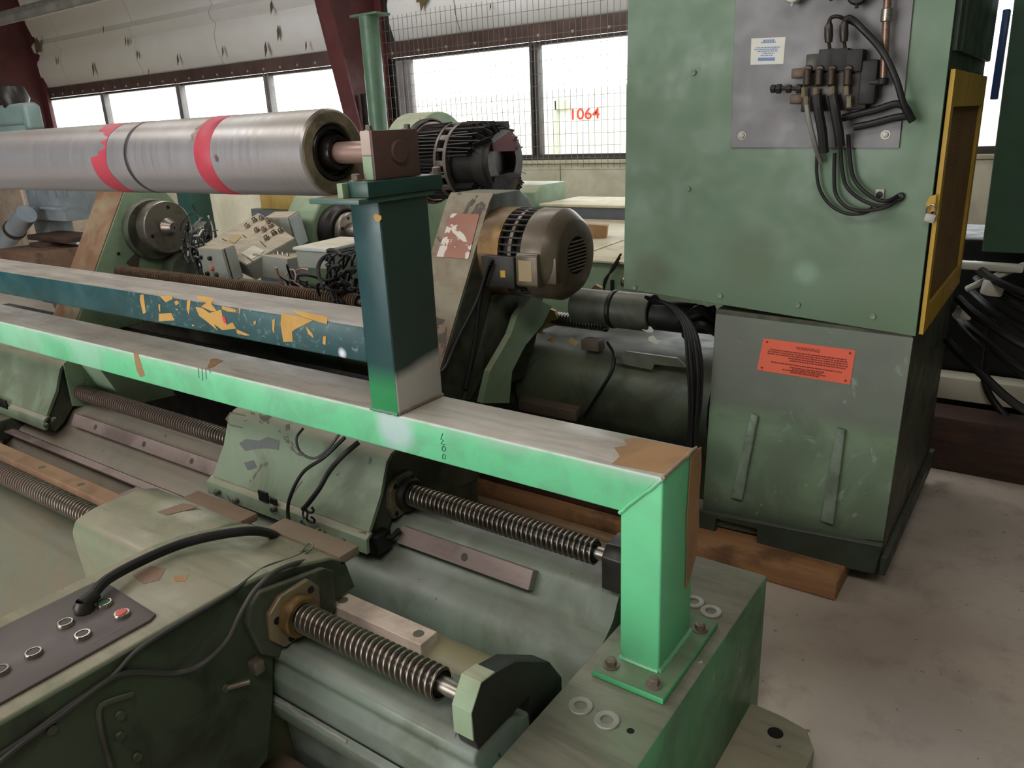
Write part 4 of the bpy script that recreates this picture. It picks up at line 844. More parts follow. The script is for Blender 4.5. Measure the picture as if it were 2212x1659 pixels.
for x, r_ in ((1666, .012), (1678, .014), (1700, .012), (1722, .013)): cyl(bm, D(x, 192, GY - .04), D(x + 9, 192, GY - .04), r_, seg=8)
link('end_valve', bm, 'dark_metal', vm)
for x, y in ((1722, 158), (1718, 214)):
    bm = NB(); a = D(x, y, GY - .04); box(bm, a.x - .018, a.x + .022, GY - .04, GY - .003, a.z - .014, a.z + .014, .004); link('end_block', bm, paint('valve_brown', '#5d4634', '#4b3829', .45), vm) if x == 1722 else link('end_block', bm, bpy.data.materials['valve_brown'], vm)
bm = NB(); a = D(1868, 130, GY - .05); b = D(1888, 225, GY - .05); box(bm, a.x - .01, b.x, GY - .05, GY - .001, b.z, a.z, .006); link('regulator', bm, 'black', vm)
for i, (x, y0, y1) in enumerate(((1790, 45, 92), (1823, 42, 90))):
    bm = NB(); revolve(bm, [(D(x, y1, GY - .06), 0), (D(x, y1, GY - .06), .010), (D(x, y1 - 14, GY - .06), .0125), (D(x, y0 + 12, GY - .06), .012), (D(x + 2, y0, GY - .06), .005)], 16); cyl(bm, D(x + 3, y1 + 16, GY - .05), D(x, y1 - 2, GY - .058), .005, seg=8); link('solenoid_plug', bm, 'dark_metal', vm)
# pipe with union at the right of the plate
bm = NB(); cyl(bm, D(1920, -60, GY - .04), D(1908, 178, GY - .04), .0105, seg=16); pi_ = solo('copper_pipe', bm, steel('pipe_brown', '#6b4f42', '#8a7264', .35, .6, rust='#4a352b'), 'brown copper pipe dropping to the valve manifold', 'pipe')
bm = NB(); cyl(bm, D(1917, 18, GY - .04), D(1914, 47, GY - .04), .0155, seg=16, bev=.002); link('union', bm, 'steel', pi_)
bm = NB(); cyl(bm, D(1908, 168, GY - .04), D(1906, 184, GY - .04), .016, seg=12, bev=.003); cyl(bm, D(1908, 178, GY - .04), D(1880, 178, GY - .04), .012, seg=12); link('elbow', bm, 'black', pi_)
# gauges cut by the top edge of the photo
for i, (x, y, r_, m_, lb) in enumerate(((1713, -4, .030, 'washer', 'bright round fitting at the top of the grey plate'), (1797, -14, .026, 'black', 'black knob at the top of the grey plate, middle'), (1853, -2, .030, 'black', 'black knob at the top of the grey plate, beside the copper pipe'))):
    c_ = D(x, y - 12, GY - .05); bm = NB(); revolve(bm, [(c_ + Vector((0, .045, 0)), 0), (c_ + Vector((0, .045, 0)), r_ * .7), (c_ + Vector((0, .02, 0)), r_ * .8), (c_ + Vector((0, .015, 0)), r_), (c_, r_), (c_ - Vector((0, .006, 0)), r_ * .85), (c_ - Vector((0, .006, 0)), 0)], 28)
    cyl(bm, c_ - Vector((0, 0, r_ - .004)), c_ - Vector((0, 0, r_ + .008)), .005, seg=8); solo('knob', bm, m_, lb, 'knob')
# hoses on the cabinet
CB = CY_ - .03
def cabh(lb, px, rad, mat='rubber'): cable(lb, [on(a, b, 'y', y) for a, b, y in px], rad, mat, 'hose', 10, 'hose', 'hoses under the valve manifold')
cabh('grey-white frayed hose, leftmost of the bundle under the manifold', [(1742, 226, GY - .07), (1748, 262, GY - .07), (1760, 310, GY - .06), (1773, 350, CB)], .0075, 'conduit')
cabh('thick black sleeved hose dropping from the second manifold elbow', [(1764, 205, GY - .07), (1768, 240, GY - .075), (1776, 285, GY - .07), (1780, 330, GY - .06)], .014)
cabh('thick black sleeved hose dropping from the third manifold elbow', [(1798, 205, GY - .07), (1804, 240, GY - .075), (1812, 285, GY - .07), (1815, 315, GY - .06)], .014)
cabh('lowest thin hose loop hanging under the manifold', [(1766, 320, CB), (1764, 370, CB), (1772, 412, CB), (1796, 445, CB), (1832, 462, CB - .01), (1868, 460, CB - .01), (1885, 448, CB)], .005)
cabh('second thin hose loop hanging under the manifold', [(1803, 330, CB), (1802, 380, CB), (1806, 420, CB), (1830, 448, CB - .01), (1870, 455, CB - .02), (1920, 445, CB - .02), (1946, 424, CB + .02)], .0055)
cabh('third thin hose loop hanging under the manifold', [(1815, 310, CB), (1820, 370, CB), (1830, 405, CB), (1862, 432, CB - .02), (1905, 445, CB - .02), (1948, 430, CB + .01)], .0055)
cabh('fourth thin hose loop, ending at the hole in the cabinet', [(1832, 290, CB), (1838, 360, CB), (1848, 392, CB), (1875, 420, CB - .01), (1912, 435, CB - .02), (1945, 420, CB + .024)], .006)
cabh('black cable arching from the first solenoid plug', [(1790, 50, GY - .06), (1796, 38, GY - .055), (1812, 36, GY - .05), (1828, 44, GY - .04), (1862, 62, GY - .03), (1905, 108, GY - .02)], .0055)
cabh('wide flat black cable from the plugs down to the plate corner', [(1823, 46, GY - .06), (1836, 40, GY - .055), (1860, 60, GY - .05), (1905, 110, GY - .07), (1935, 170, GY - .07), (1952, 225, GY - .06), (1970, 262, GY - .04)], .0095)
cabh('black hose running from the plate corner back behind the manifold, upper', [(1972, 262, GY - .03), (1945, 225, GY - .03), (1890, 238, GY - .03), (1820, 255, GY - .03)], .011)
cabh('black hose running from the plate corner back behind the manifold, lower', [(1965, 250, GY - .025), (1930, 255, GY - .025), (1880, 268, GY - .025), (1845, 275, GY - .025)], .011)
q = on(1901, 420, 'y', CY_ - .004); bm = NB(); box(bm, q[0] - .013, q[0] + .013, CY_ - .012, CY_ - .004, q[2] - .012, q[2] + .016, .002); link('hole_frame', bm, 'washer', t)
bm = NB(); cyl(bm, (q[0], CY_ - .0135, q[2]), (q[0], CY_ - .012, q[2]), .010, seg=14); link('hole', bm, 'black', t)
q = on(1946, 424, 'y', CY_ - .004); bm = NB(); cyl(bm, (q[0], CY_ - .02, q[2]), (q[0], CY_ - .004, q[2]), .012, seg=16, bev=.002); link('grommet', bm, 'black', t)
# yellow mesh door on the cabinet's right side
XS = -.318
def S_(a, b): q = on(a, b, 'x', XS); return (q[1], q[2])
# the side plane leans with the body edge; the door is laid out on x = const planes just outside it
yd0, yd1 = CY_ + .012, CY_ + .90
def tri(z): return br[0] + (tr[0] - br[0]) * (z - br[1]) / (tr[1] - br[1])
def sp(y, z, o_=.006): return (tri(z) + o_, y, z)
zb0, zt0 = br[1] + .004, 1.70
o4 = [sp(yd0, zb0), sp(yd1, zb0), sp(yd1, zt0), sp(yd0, zt0)]; i4 = [sp(yd0 + .05, zb0 + .08), sp(yd1 - .06, zb0 + .08), sp(yd1 - .06, zt0 - .10), sp(yd0 + .05, zt0 - .10)]
bm = NB()
for k in range(4): poly(bm, [o4[k], o4[(k + 1) % 4], i4[(k + 1) % 4], i4[k]], (1, 0, 0), .012)
dr = link('door', bm, 'yellow', t, label='yellow framed side door with brown mesh', flat=True)
bm = NB(); poly(bm, [(v[0] - .004, v[1], v[2]) for v in i4], (1, 0, 0), .004); link('mesh_backing', bm, 'mesh_brown', dr, flat=True)
bm = NB(); n = 60
for k in range(n):
    z = i4[0][2] + (i4[2][2] - i4[0][2]) * k / n; a = (tri(z) + .007, i4[0][1], z); b = (tri(z) + .007, i4[1][1], z); box(bm, a[0] - .001, a[0] + .001, a[1], b[1], z - .0012, z + .0012)
for k in range(64):
    y = i4[0][1] + (i4[1][1] - i4[0][1]) * k / 64; poly(bm, [sp(y, i4[0][2], .007), sp(y + .0024, i4[0][2], .007), sp(y + .0024, i4[2][2], .007), sp(y, i4[2][2], .007)], (1, 0, 0), .0015)
link('mesh', bm, 'mesh_brown', dr, kind='stuff', flat=True)
q = on(2006, 445, 'y', CY_ - .006)
bm = NB(); poly(bm, [on(a, b, 'y', CY_ - .006) for a, b in ((2008, 425), (2022, 420), (2020, 455), (2004, 462), (2000, 440))], (0, 1, 0), .003); link('hasp', bm, 'yellow', t, flat=True)
pl = thing('padlock', 'small steel padlock hanging on the yellow hasp', 'padlock', q)
c_ = Vector(on(2009, 471, 'y', CY_ - .02)); bm = NB(); obox(bm, c_, (.03, .018, .026), (0, .2, 0), .004); link('body', bm, 'washer', pl)
bm = NB(); tube(bm, [c_ + Vector(v) for v in ((-.011, 0, .01), (-.012, 0, .028), (-.004, 0, .038), (.006, 0, .036), (.012, 0, .026), (.011, 0, .01))], .0028, 8, 4); link('shackle', bm, 'chrome', pl)
# top side box and vertical bars
bm = NB(); box(bm, tri(1.9) + .004, tri(1.9) + .022, CY_ + .1, CY_ + .9, 1.75, 2.5, .006); link('side_box', bm, 'cabinet_side', t)
bm = NB()
for y in (CY_ + .03, CY_ + .06): box(bm, tri(1.9) - .002, tri(1.9) + .012, y, y + .008, 1.75, 2.4)
link('side_seam', bm, 'cabinet_side', t)
# ================================================================== SECOND CABINET, RIGHT EDGE
t = thing('machine_cabinet', 'dark green cabinet cut by the right edge of the photo', 'cabinet', (.5, 3.9, .9))
a = on(2120, 545, 'y', 3.75)
bm = NB(); prism(bm, [(a[0], 1.02), (a[0] - .03, 2.6), (a[0] + 1.4, 2.6), (a[0] + 1.4, 1.02)], 'y', 3.75, 4.4, .004, 1); link('body', bm, paint('cab2', '#3d5a46', '#35503e', .45), t)
bm = NB(); q = on(2152, 45, 'y', 3.9); box(bm, a[0] - .055, a[0] - .03, 3.8, 3.86, 1.62, 1.95, .004); solo('gauge_box', bm, 'blue_tag', 'small dark blue box on the edge of the right hand dark cabinet', 'box')
# hoses and scraps under it
rr = random.Random(5)
for k in range(9):
    y = 3.3 + rr.uniform(0, .4); z = .95 - k * .035; x0 = -.30 + rr.uniform(-.02, .05)
    cable(['dark sagging hose at the right edge, %s of the bunch' % w_ for w_ in ('top', 'second', 'third', 'fourth', 'fifth', 'sixth', 'seventh', 'eighth', 'lowest')][k],
          [(x0 - .02, y + .2, z + .02), (x0 + .1, y, z - .02), (x0 + .35, y - .1, z - .07 - .01 * k), (x0 + .7, y - .1, z - .04)], .016, 'black', 'hose', 8, 'hose', 'hoses under the right hand cabinet')
for lb, x, y, z, s_, r_ in (('pale metal block among the hoses at the right edge, upper', -.24, 3.7, .97, (.26, .06, .03), .1), ('pale metal block among the hoses at the right edge, lower', -.20, 3.6, .90, (.07, .05, .06), .5), ('pale rag beside the yellow door', -.285, 3.55, .80, (.06, .04, .05), .8)):
    bm = NB(); obox(bm, (x, y, z), s_, (0, r_ * .3, r_), .008); solo('scrap_block', bm, 'sticker', lb, 'scrap')
for lb, pts in (('pale curved hose over the dark bunch', [(-.3, 3.75, .86), (-.2, 3.7, .93), (-.08, 3.76, .985), (.1, 3.85, 1.005)]),): cable(lb, pts, .014, 'sticker', 'hose', 8, 'hose')
bm = NB(); box(bm, -.6, 2.2, 4.0, 4.12, .275, .385, .006); solo('light_beam', bm, 'cream', 'pale painted beam lit by the window, low at the right edge', 'beam')
bm = NB(); box(bm, -.62, 2.2, 3.78, 3.98, .0, .26, .01); solo('timber', bm, 'timber_dark', 'dark brown timber on the floor at the right edge', 'timber')
bm = NB(); box(bm, -.6, 2.2, 4.14, 4.7, .0, 1.015, .01); solo('machine_block', bm, 'black', 'black machine base in the shade behind the hoses at the right edge', 'machine')
cable('black cable crossing the pale beam at the right edge', [(-.2, 3.9, .7), (-.20, 3.97, .45), (-.18, 3.97, .36), (-.12, 3.96, .28), (-.02, 3.9, .2)], .016, 'black')
# timbers the cabinet stands on
bm = NB(); box(bm, -3.4, -.452, 2.46, 2.68, .002, .073, .008); solo('timber', bm, 'timber', 'long brown timber skid under the front of the cabinet', 'timber')
bm = NB(); box(bm, -3.2, -1.02, 2.40, 2.45, .0, .02, .002); solo('timber', bm, 'ply', 'thin pale board lying in front of the long timber', 'board')
bm = NB(); box(bm, -1.1, -.36, 3.3, 3.5, .0, .073, .006); solo('timber', bm, 'timber_dark', 'rear timber skid under the cabinet', 'timber')
bm = NB(); box(bm, -3.3, -1.04, 2.50, 2.66, .075, .25, .008); solo('timber', bm, 'timber_dark', 'dark timber stacked on the long skid behind the green frame', 'timber')
bm = NB(); box(bm, -3.3, -.8, 1.95, 2.38, .002, .012); solo('plywood_sheet', bm, 'ply', 'brown plywood sheet on the floor behind the middle bed', 'board')

# ================================================================== BACK BED C WITH ITS ARMS
t = thing('machine_bed', 'dark green rounded bed in the shade left of the big cabinet', 'machine bed', (-3.6, 3.0, 0))
pc = [(3.3, 0), (3.3, .66), (3.0, .675), (2.90, .665), (2.82, .64), (2.765, .59), (2.735, .53), (2.73, .45), (2.745, .38), (2.80, .31), (2.9, .22), (2.95, 0)]
bm = NB(); prism(bm, pc, 'x', -1.96, -1.04); link('body', bm, paint('bed_shade', '#47523f', '#50543f', .45, grime='#34372f', ga=.8, gs=4, dust='#48473c', dustamt=.8), t, sharp=40)  # paint and dust tones darkened to imitate the cabinet's shade
bm = NB(); prism(bm, pc, 'x', -6.4, -2.0); link('body', bm, 'bed_dark', t, sharp=40)
bm = NB(); prism(bm, [(2.70, .36), (2.70, .41), (2.76, .43), (2.80, .40)], 'x', -1.93, -1.62, .004); link('foot_block', bm, paint('foot_brown', '#4e4338', '#5b4f42', .55), t)
bm = NB(); pts = [on(a, b, 'y', 2.79) for a, b in ((1360, 755), (1470, 770), (1490, 790), (1420, 783), (1415, 795), (1330, 778))]; poly(bm, [(p_[0], p_[1] - .03, p_[2]) for p_ in pts], (0, 1, 0), .01); link('cover_strip', bm, 'bed_dark', t, flat=True)
cable('thin black cable lying over the shaded green bed', [on(a, b, 'y', y) for a, b, y in ((1313, 740, 2.8), (1326, 765, 2.74), (1322, 800, 2.70), (1300, 840, 2.69), (1275, 880, 2.70), (1262, 900, 2.72))], .008, 'black')
lead_screw('bright worn screw over the shaded bed left of the cabinet', -1.93, -1.62, 2.98, .735, .033, 'steel', .0159)
t = thing('screw_drive', 'dark cylindrical screw drive under the corner of the cabinet', 'drive', on(1380, 690, 'y', 2.80))
a = Vector(on(1265, 672, 'y', 2.85)); dx_ = .0
def rollx(x0, x1, y, z, r_, m_, nm, **k): b_ = NB(); xrev(b_, [(x0, 0), (x0, r_ - .004), (x0 + .004, r_), (x1 - .004, r_), (x1, r_ - .004), (x1, 0)], y, z, 40); return link(nm, b_, m_, t, **k)
zc = .845
rollx(-1.70, -1.52, 2.85, zc, .075, 'casting_dark', 'housing'); rollx(-1.52, -1.50, 2.85, zc, .082, 'black', 'flange'); rollx(-1.50, -1.33, 2.85, zc, .078, 'casting_dark', 'housing'); rollx(-1.33, -1.15, 2.85, zc - .005, .062, 'black', 'encoder'); rollx(-1.15, -1.02, 2.85, zc - .02, .04, 'black', 'connector')
bm = NB(); screw_mesh(bm, -1.55, -1.25, 3.0, .93, .022, .0159, 16); link('rear_screw', bm, 'steel', t, sharp=25)
for lb, pts in (('ochre hexagonal flange left of the shaded screw', ((1148, 760), (1160, 712), (1188, 668), (1198, 672), (1204, 690), (1186, 694), (1168, 715), (1160, 762))), ('ochre flange above the shaded drive', ((1262, 652), (1268, 632), (1286, 615), (1298, 622), (1300, 640), (1284, 640), (1276, 656)))):
    bm = NB(); y_ = 2.94; pts = [on(a, b, 'y', y_) for a, b in pts]; poly(bm, pts, (0, 1, 0), .02); solo('screw_flange', bm, paint('ochre', '#b39a66', '#a08752', .5) if 'ochre' not in bpy.data.materials else bpy.data.materials['ochre'], lb, 'flange', flat=True)
bm = NB(); a = D(1262, 730, 2.83); b = D(1300, 757, 2.83); box(bm, a.x, b.x, 2.80, 2.86, b.z, a.z, .004); solo('limit_switch', bm, 'foot_brown' if 'foot_brown' in M else bpy.data.materials['foot_brown'], 'small brown limit switch on top of the shaded bed', 'switch')
rr = random.Random(9)
for lb, px, py in (('torn pale rag over the shaded screw', 1400, 712), ('pale scrap on the shaded bed end', 1412, 735), ('scrap of bright tape beside the limit switch', 1195, 735), ('torn tape strip beside the limit switch', 1235, 738)):
    c_ = D(px, py, 2.80); bm = NB(); poly(bm, [c_ + Vector((math.cos(k) * rr.uniform(.012, .04), 0, math.sin(k) * rr.uniform(.006, .022))) for k in (0, .8, 1.7, 2.6, 3.4, 4.4, 5.3)], (0, 1, .3), .002); solo('scrap', bm, 'sticker' if px > 1300 else bpy.data.materials['ochre'], lb, 'scrap', flat=True)
# black cable bundle hanging beside the cabinet
bn = [(1392, 645), (1440, 655), (1478, 690), (1492, 740)]
for k in range(5):
    o_ = k * 7 - 14; y_ = 2.56 - .01 * (k % 2)
    cable('black cable of the bundle beside the cabinet, %s' % ('leftmost', 'second from left', 'middle one', 'second from right', 'rightmost')[k],
          [on(1395 + k * 4, 642 + k * 3, 'y', 2.68), on(1450 + o_ * .3, 660, 'y', 2.62), on(1487 + o_ * .7, 705, 'y', 2.58), on(1500 + o_, 780, 'y', y_), on(1502 + o_ * .8, 860, 'y', y_), on(1498 + o_ * .6, 930, 'y', y_), on(1498 + o_ * .8, 985, 'y', y_), on(1498 + o_ * .8, 1060, 'y', y_)], .0075, 'black', 'cable', 8, 'cable', 'cables hanging beside the cabinet')
for k, (a_, b_, c_) in enumerate((((1470, 700), (1510, 668), (1545, 690)), ((1480, 725), (1515, 700), (1550, 720)), ((1475, 690), (1500, 680), (1546, 668)))):
    cable('short dark hose behind the cable bundle, %s' % ('upper', 'lower', 'topmost')[k], [on(*a_, 'y', 2.8), on(*b_, 'y', 2.76), on(*c_, 'y', 2.8)], .018, 'rubber', 'hose', 8, 'hose', 'dark hoses behind the bundle')

# arms: thick slanted plates with a spindle hub on the right-hand face
PA = [(2.06, .52), (2.10, .62), (2.31, .96), (2.53, 1.315), (2.56, 1.345), (2.74, 1.345), (2.80, 1.31), (2.93, 1.14), (2.95, 1.02), (2.90, .86), (2.84, .70), (2.75, .52)]
def arm(x0, x1, label, slope='slope_brown', mat='sage_light', dy=0, dz=0):
    t_ = thing('tail_arm', label, 'machine arm', ((x0 + x1) / 2, 2.5, .5)); pr = [(y + dy, z + dz) for y, z in PA]
    b_ = NB(); prism(b_, pr, 'x', x0, x1, .008, 3); link('body', b_, mat, t_, sharp=30)
    e = [pr[0], pr[1], pr[2], pr[3], pr[4]]; b_ = NB(); prism(b_, [(y - .004, z + .003) for y, z in e] + [(y + .004, z - .003) for y, z in e[::-1]], 'x', x0 + .004, x1 - .004); link('slanted_face', b_, slope, t_); return t_
t = arm(-4.95, -4.66, 'green slanted arm with steel hub disc, left behind the beams')
xx = -4.66; hyy = 2.70; b_ = NB(); xrev(b_, [(xx, 0), (xx, .185), (xx + .03, .19), (xx + .06, .18), (xx + .06, 0)], 2.66, 1.085, 48); link('hub_housing', b_, 'casting_dark', t)
b_ = NB(); xrev(b_, [(xx + .06, .158), (xx + .145, .158), (xx + .15, .153), (xx + .15, .055), (xx + .155, .05), (xx + .215, .03), (xx + .215, .0)], 2.69, 1.10, 56); link('hub_disc', b_, 'hub_steel', t)
for a in (80, 200, 310): 
    c_ = Vector((xx + .151, 2.69 + .12 * math.cos(math.radians(a)), 1.10 + .12 * math.sin(math.radians(a)))); b_ = NB(); cyl(b_, c_, c_ + Vector((.001, 0, 0)), .011, seg=12); link('hub_hole', b_, 'black', t)
c_ = Vector((xx + .2152, 2.69, 1.10)); b_ = NB(); cyl(b_, c_, c_ + Vector((.0008, 0, 0)), .006, seg=10); link('hub_hole', b_, 'black', t)
q = on(256, 548, 'x', xx + .002); b_ = NB(); cyl(b_, q, (q[0] + .002, q[1], q[2]), .010, seg=12); link('hole', b_, 'black', t)
b_ = NB(); poly(b_, [on(a, b, 'x', xx + .0012) for a, b in ((283, 556), (292, 547), (303, 550), (300, 565), (298, 580), (290, 592), (277, 592), (280, 575), (272, 568))], (1, 0, 0), .001); link('bare_patch', b_, 'foot_brown' if 'foot_brown' in M else bpy.data.materials['foot_brown'], t, flat=True)
b_ = NB(); prism(b_, [(2.70, .88), (2.98, 1.10), (3.02, 1.06), (3.06, .90), (3.0, .60), (2.55, .52)], 'x', xx + .001, xx + .12, .006); link('guard', b_, 'casting_dark', t)
b_ = NB(); prism(b_, [(2.0, .505), (2.02, .62), (2.05, .62), (2.05, .505)], 'x', -4.99, -4.45, .006); link('foot', b_, 'sage_light', t)
# arm with the motor
t = arm(-2.13, -1.90, 'green slanted arm with worn reddish nameplate, carrying the big motor', 'slope_dusty', 'casting_dark')
def slope_pt(u_, v_):   # u across the slanted face, v up it (0..1)
    y0, z0, y1, z1 = 2.31, .96, 2.53, 1.315; return Vector((-2.13 + .23 * u_, y0 + (y1 - y0) * v_ - .005, z0 + (z1 - z0) * v_ + .0035))
b_ = NB(); poly(b_, [slope_pt(.18, .40), slope_pt(.90, .40), slope_pt(.86, .86), slope_pt(.22, .86)], (0, -.85, .52), .002); link('nameplate', b_, 'plate_worn', t, label='worn reddish nameplate with flaking white print', flat=True)
b_ = NB(); poly(b_, [on(a, b, 'x', -1.897) for a, b in ((1062, 640), (1102, 600), (1120, 640), (1100, 700), (1062, 770), (1012, 862), (998, 862), (1028, 770))], (1, 0, 0), .012); link('rib', b_, 'casting_dark', t, flat=True)
lgp = [on(a, b, 'x', -1.86) for a, b in ((1135, 640), (1180, 660), (1160, 700), (1122, 745), (1094, 800), (1088, 868), (1030, 868), (1046, 800), (1092, 720), (1105, 680))]
b_ = NB(); poly(b_, lgp, (1, 0, 0), .03); link('gusset', b_, 'sage_light', t, flat=True)
t2 = thing('motor', 'big brown electric motor with slotted end cover on the arm', 'motor', (-1.7, 2.56, .95))
my, mz, mr = 2.60, 1.11, .180
def mroll(prof, m_, nm, **k): b_ = NB(); xrev(b_, prof, my, mz, 64); return link(nm, b_, m_, t2, **k)
mroll([(-1.90, 0), (-1.90, mr), (-1.80, mr), (-1.798, mr - .005), (-1.798, mr - .02)], 'motor_brass', 'rear_housing')
mroll([(-1.80, mr - .03), (-1.69, mr - .03)], 'black', 'core', recalc=False)
for k in range(40):
    a = 2 * PI * k / 40; b_ = NB(); c_ = Vector((-1.745, my + (mr - .008) * math.cos(a), mz + (mr - .008) * math.sin(a))); obox(b_, c_, (.106, .016, .007), (a, 0, 0), .001)
    link('cooling_bar', b_, 'motor_dark', t2)
mroll([(-1.753, mr - .03), (-1.753, mr - .002), (-1.738, mr - .002), (-1.738, mr - .03)], 'motor', 'band')
mroll([(-1.692, mr - .02), (-1.692, mr), (-1.60, mr), (-1.595, mr - .003), (-1.552, mr - .034), (-1.546, mr - .045), (-1.544, .074), (-1.55, .072)], 'motor', 'end_cover')
mroll([(-1.552, .075), (-1.552, 0)], 'black', 'grille_recess')
for k in range(9):
    z = mz - .056 + k * .014; hw = math.sqrt(max(.07 ** 2 - (z - mz) ** 2, .0001)); b_ = NB(); box(b_, -1.548, -1.538, my - hw, my + hw, z - .0028, z + .0028, .001, 1); link('grille_bar', b_, 'motor', t2)
b_ = NB(); box(b_, -1.86, -1.70, my - mr - .03, my - mr + .06, mz - .11, mz + .015, .008); link('terminal_box', b_, 'motor_dark', t2)
b_ = NB(); prism(b_, [(my - mr - .012, mz - .10), (my - mr - .02, mz - .09), (my - mr - .02, mz + .02), (my - mr - .01, mz + .03), (my - .11, mz + .03), (my - .11, mz - .10)], 'x', -1.70, -1.60, .006); link('side_cover', b_, 'motor', t2)
b_ = NB(); box(b_, -1.685, -1.625, my - mr - .0215, my - mr - .0202, mz - .075, mz + .005); link('data_plate', b_, 'brass_plate', t2)
b_ = NB(); box(b_, -1.765, -1.742, my - mr - .0312, my - mr - .0302, mz - .065, mz - .038); link('tag', b_, 'yellow', t2)
b_ = NB(); prism(b_, [(my - .15, mz - .09), (my - .15, mz + .01), (my - .06, mz + .04), (my - .06, mz - .08)], 'x', -1.60, -1.548, .004); link('plate_boss', b_, 'motor', t2)
b_ = NB(); box(b_, -1.5478, -1.546, my - .105, my - .095, mz - .06, mz + .0); link('slot', b_, 'black', t2)
b_ = NB(); cyl(b_, (-1.5479, my - .125, mz - .03), (-1.546, my - .125, mz - .03), .006, seg=12); link('stud', b_, 'black', t2)
cable('black cable from the motor box down along the arm, nearer', [on(a, b, 'x', x) for a, b, x in ((1062, 560, -1.80), (1048, 600, -1.84), (1035, 660, -1.88), (1028, 720, -1.885), (1016, 790, -1.88), (1005, 840, -1.88))], .009, 'rubber')
cable('black cable from the motor box down to the foot of the arm, farther', [on(a, b, 'x', x) for a, b, x in ((1056, 570, -1.80), (1030, 650, -1.86), (990, 730, -1.885), (965, 790, -1.88), (950, 805, -1.88))], .007, 'rubber')
# arm behind with round dome and the broken commutator
t = thing('tail_arm', 'pale green arm with rounded head standing at the window', 'machine arm', (-3.4, 3.95, .5))
hy, hz_ = 3.98, 1.49
b_ = NB(); n = 24; o_ = [(hy + .26 * math.cos(a), hz_ + .22 * math.sin(a)) for a in [PI * 1.0 - PI * 1.2 * k / n for k in range(n + 1)]] + [(hy + .2, .0), (hy - .25, .0), (hy - .25, 1.25), (hy - .26, 1.30)]
prism(b_, o_, 'x', -3.62, -3.36, .015, 3); link('body', b_, 'sage_light', t, sharp=30)
b_ = NB(); pp = [on(a, b, 'y', 3.75) for a, b in ((848, 290), (885, 276), (935, 262), (950, 300), (945, 385), (848, 385))]; poly(b_, pp, (0, 1, 0), .12); link('cheek', b_, 'sage_light', t, flat=True)
t = thing('commutator', 'black burnt motor core with broken fins on the window-side arm', 'motor core', (-2.9, 3.7, 1.3))
ry, rz = 3.62, 1.42
def rr_(prof, m_, nm, **k): b_ = NB(); xrev(b_, prof, ry, rz, 48); return link(nm, b_, m_, t, **k)
rr_([(-3.16, 0), (-3.16, .245), (-3.13, .245), (-3.12, .235)], 'dark_metal', 'back_flange'); rr_([(-3.13, .225), (-3.11, .225), (-3.11, .19)], 'shaft_brown', 'rim')
rr_([(-3.12, .165), (-2.62, .165)], 'black', 'core'); rr_([(-2.62, .165), (-2.60, .165), (-2.60, .10), (-2.66, .09), (-2.66, 0)], 'dark_metal', 'end_ring')
rr_([(-2.72, .167), (-2.64, .167)], 'motor_dark', 'drilled_ring')
rv = random.Random(2)
for k in range(64):
    a = 2 * PI * k / 64
    if 170 < math.degrees(a) < 215: x1 = -2.98
    else: x1 = -2.70 + rv.uniform(-.06, .08) * (1 if math.degrees(a) < 150 else .4)
    for xa, xb in ((-3.11, -2.95), (-2.86, x1)):
        if xb <= xa: continue
        b_ = NB(); rad = .195 + rv.uniform(-.006, .004); c_ = Vector(((xa + xb) / 2, ry + rad * math.cos(a), rz + rad * math.sin(a))); obox(b_, c_, (xb - xa, .04, .006), (a, rv.uniform(-.05, .05), 0), 0); link('fin', b_, 'motor_dark' if k % 3 else 'dark_metal', t, flat=True)
b_ = NB()
xrev(b_, [(-2.95, .19), (-2.95, .214), (-2.945, .216), (-2.93, .216), (-2.93, .19)], ry, rz, 48); xrev(b_, [(-2.88, .19), (-2.88, .216), (-2.865, .216), (-2.86, .214), (-2.86, .19)], ry, rz, 48); link('clamp_ring', b_, paint('ring_grey', '#6a625a', '#5b534b', .4, metal=.3), t)
for k in range(18):
    a = 2 * PI * k / 18; b_ = NB(); c_ = Vector((-2.905, ry + .207 * math.cos(a), rz + .207 * math.sin(a))); obox(b_, c_, (.056, .014, .032 if k % 2 else .018), (a, 0, 0), .002); link('clamp_bar', b_, bpy.data.materials['ring_grey'], t)
for k in range(46):
    a = math.radians(rv.choice([rv.uniform(55, 150), rv.uniform(280, 340)])); l = rv.uniform(.04, .10); b_ = NB(); rad = .18; c_ = Vector((-2.64 + rv.uniform(-.06, .03), ry + rad * math.cos(a), rz + rad * math.sin(a)))
    obox(b_, c_, (l, .05, .003), (a, rv.uniform(-.5, .5), rv.uniform(-.5, .5)), 0); link('broken_fin', b_, 'motor_dark', t, flat=True)
b_ = NB(); c_ = Vector((-2.57, 3.55, 1.50)); poly(b_, [on(a, b, 'y', 3.50) for a, b in ((1062, 312), (1078, 300), (1092, 290), (1100, 284), (1104, 292), (1112, 296), (1108, 305), (1114, 318), (1110, 326), (1085, 327), (1065, 326))], (0, 1, 0), .03); link('torn_shell', b_, 'maroon', t, flat=True)
for px, py in ((1092, 276), (1124, 384)):
    b_ = NB(); e = D(px, py, 3.5); cyl(b_, e - Vector((.05, 0, 0)), e, .004, seg=6); revolve(b_, [(e - Vector((.009, 0, 0)), 0), (e, .009), (e + Vector((.009, 0, 0)), 0)], 10); link('pin', b_, 'black', t)
b_ = NB(); poly(b_, [on(a, b, 'y', 3.5) for a, b in ((1070, 380), (1100, 373), (1118, 376), (1112, 392), (1105, 410), (1092, 430), (1088, 445), (1070, 440), (1062, 410))], (0, 1, 0), .04); link('slag_lump', b_, 'black_grease', t, flat=True)
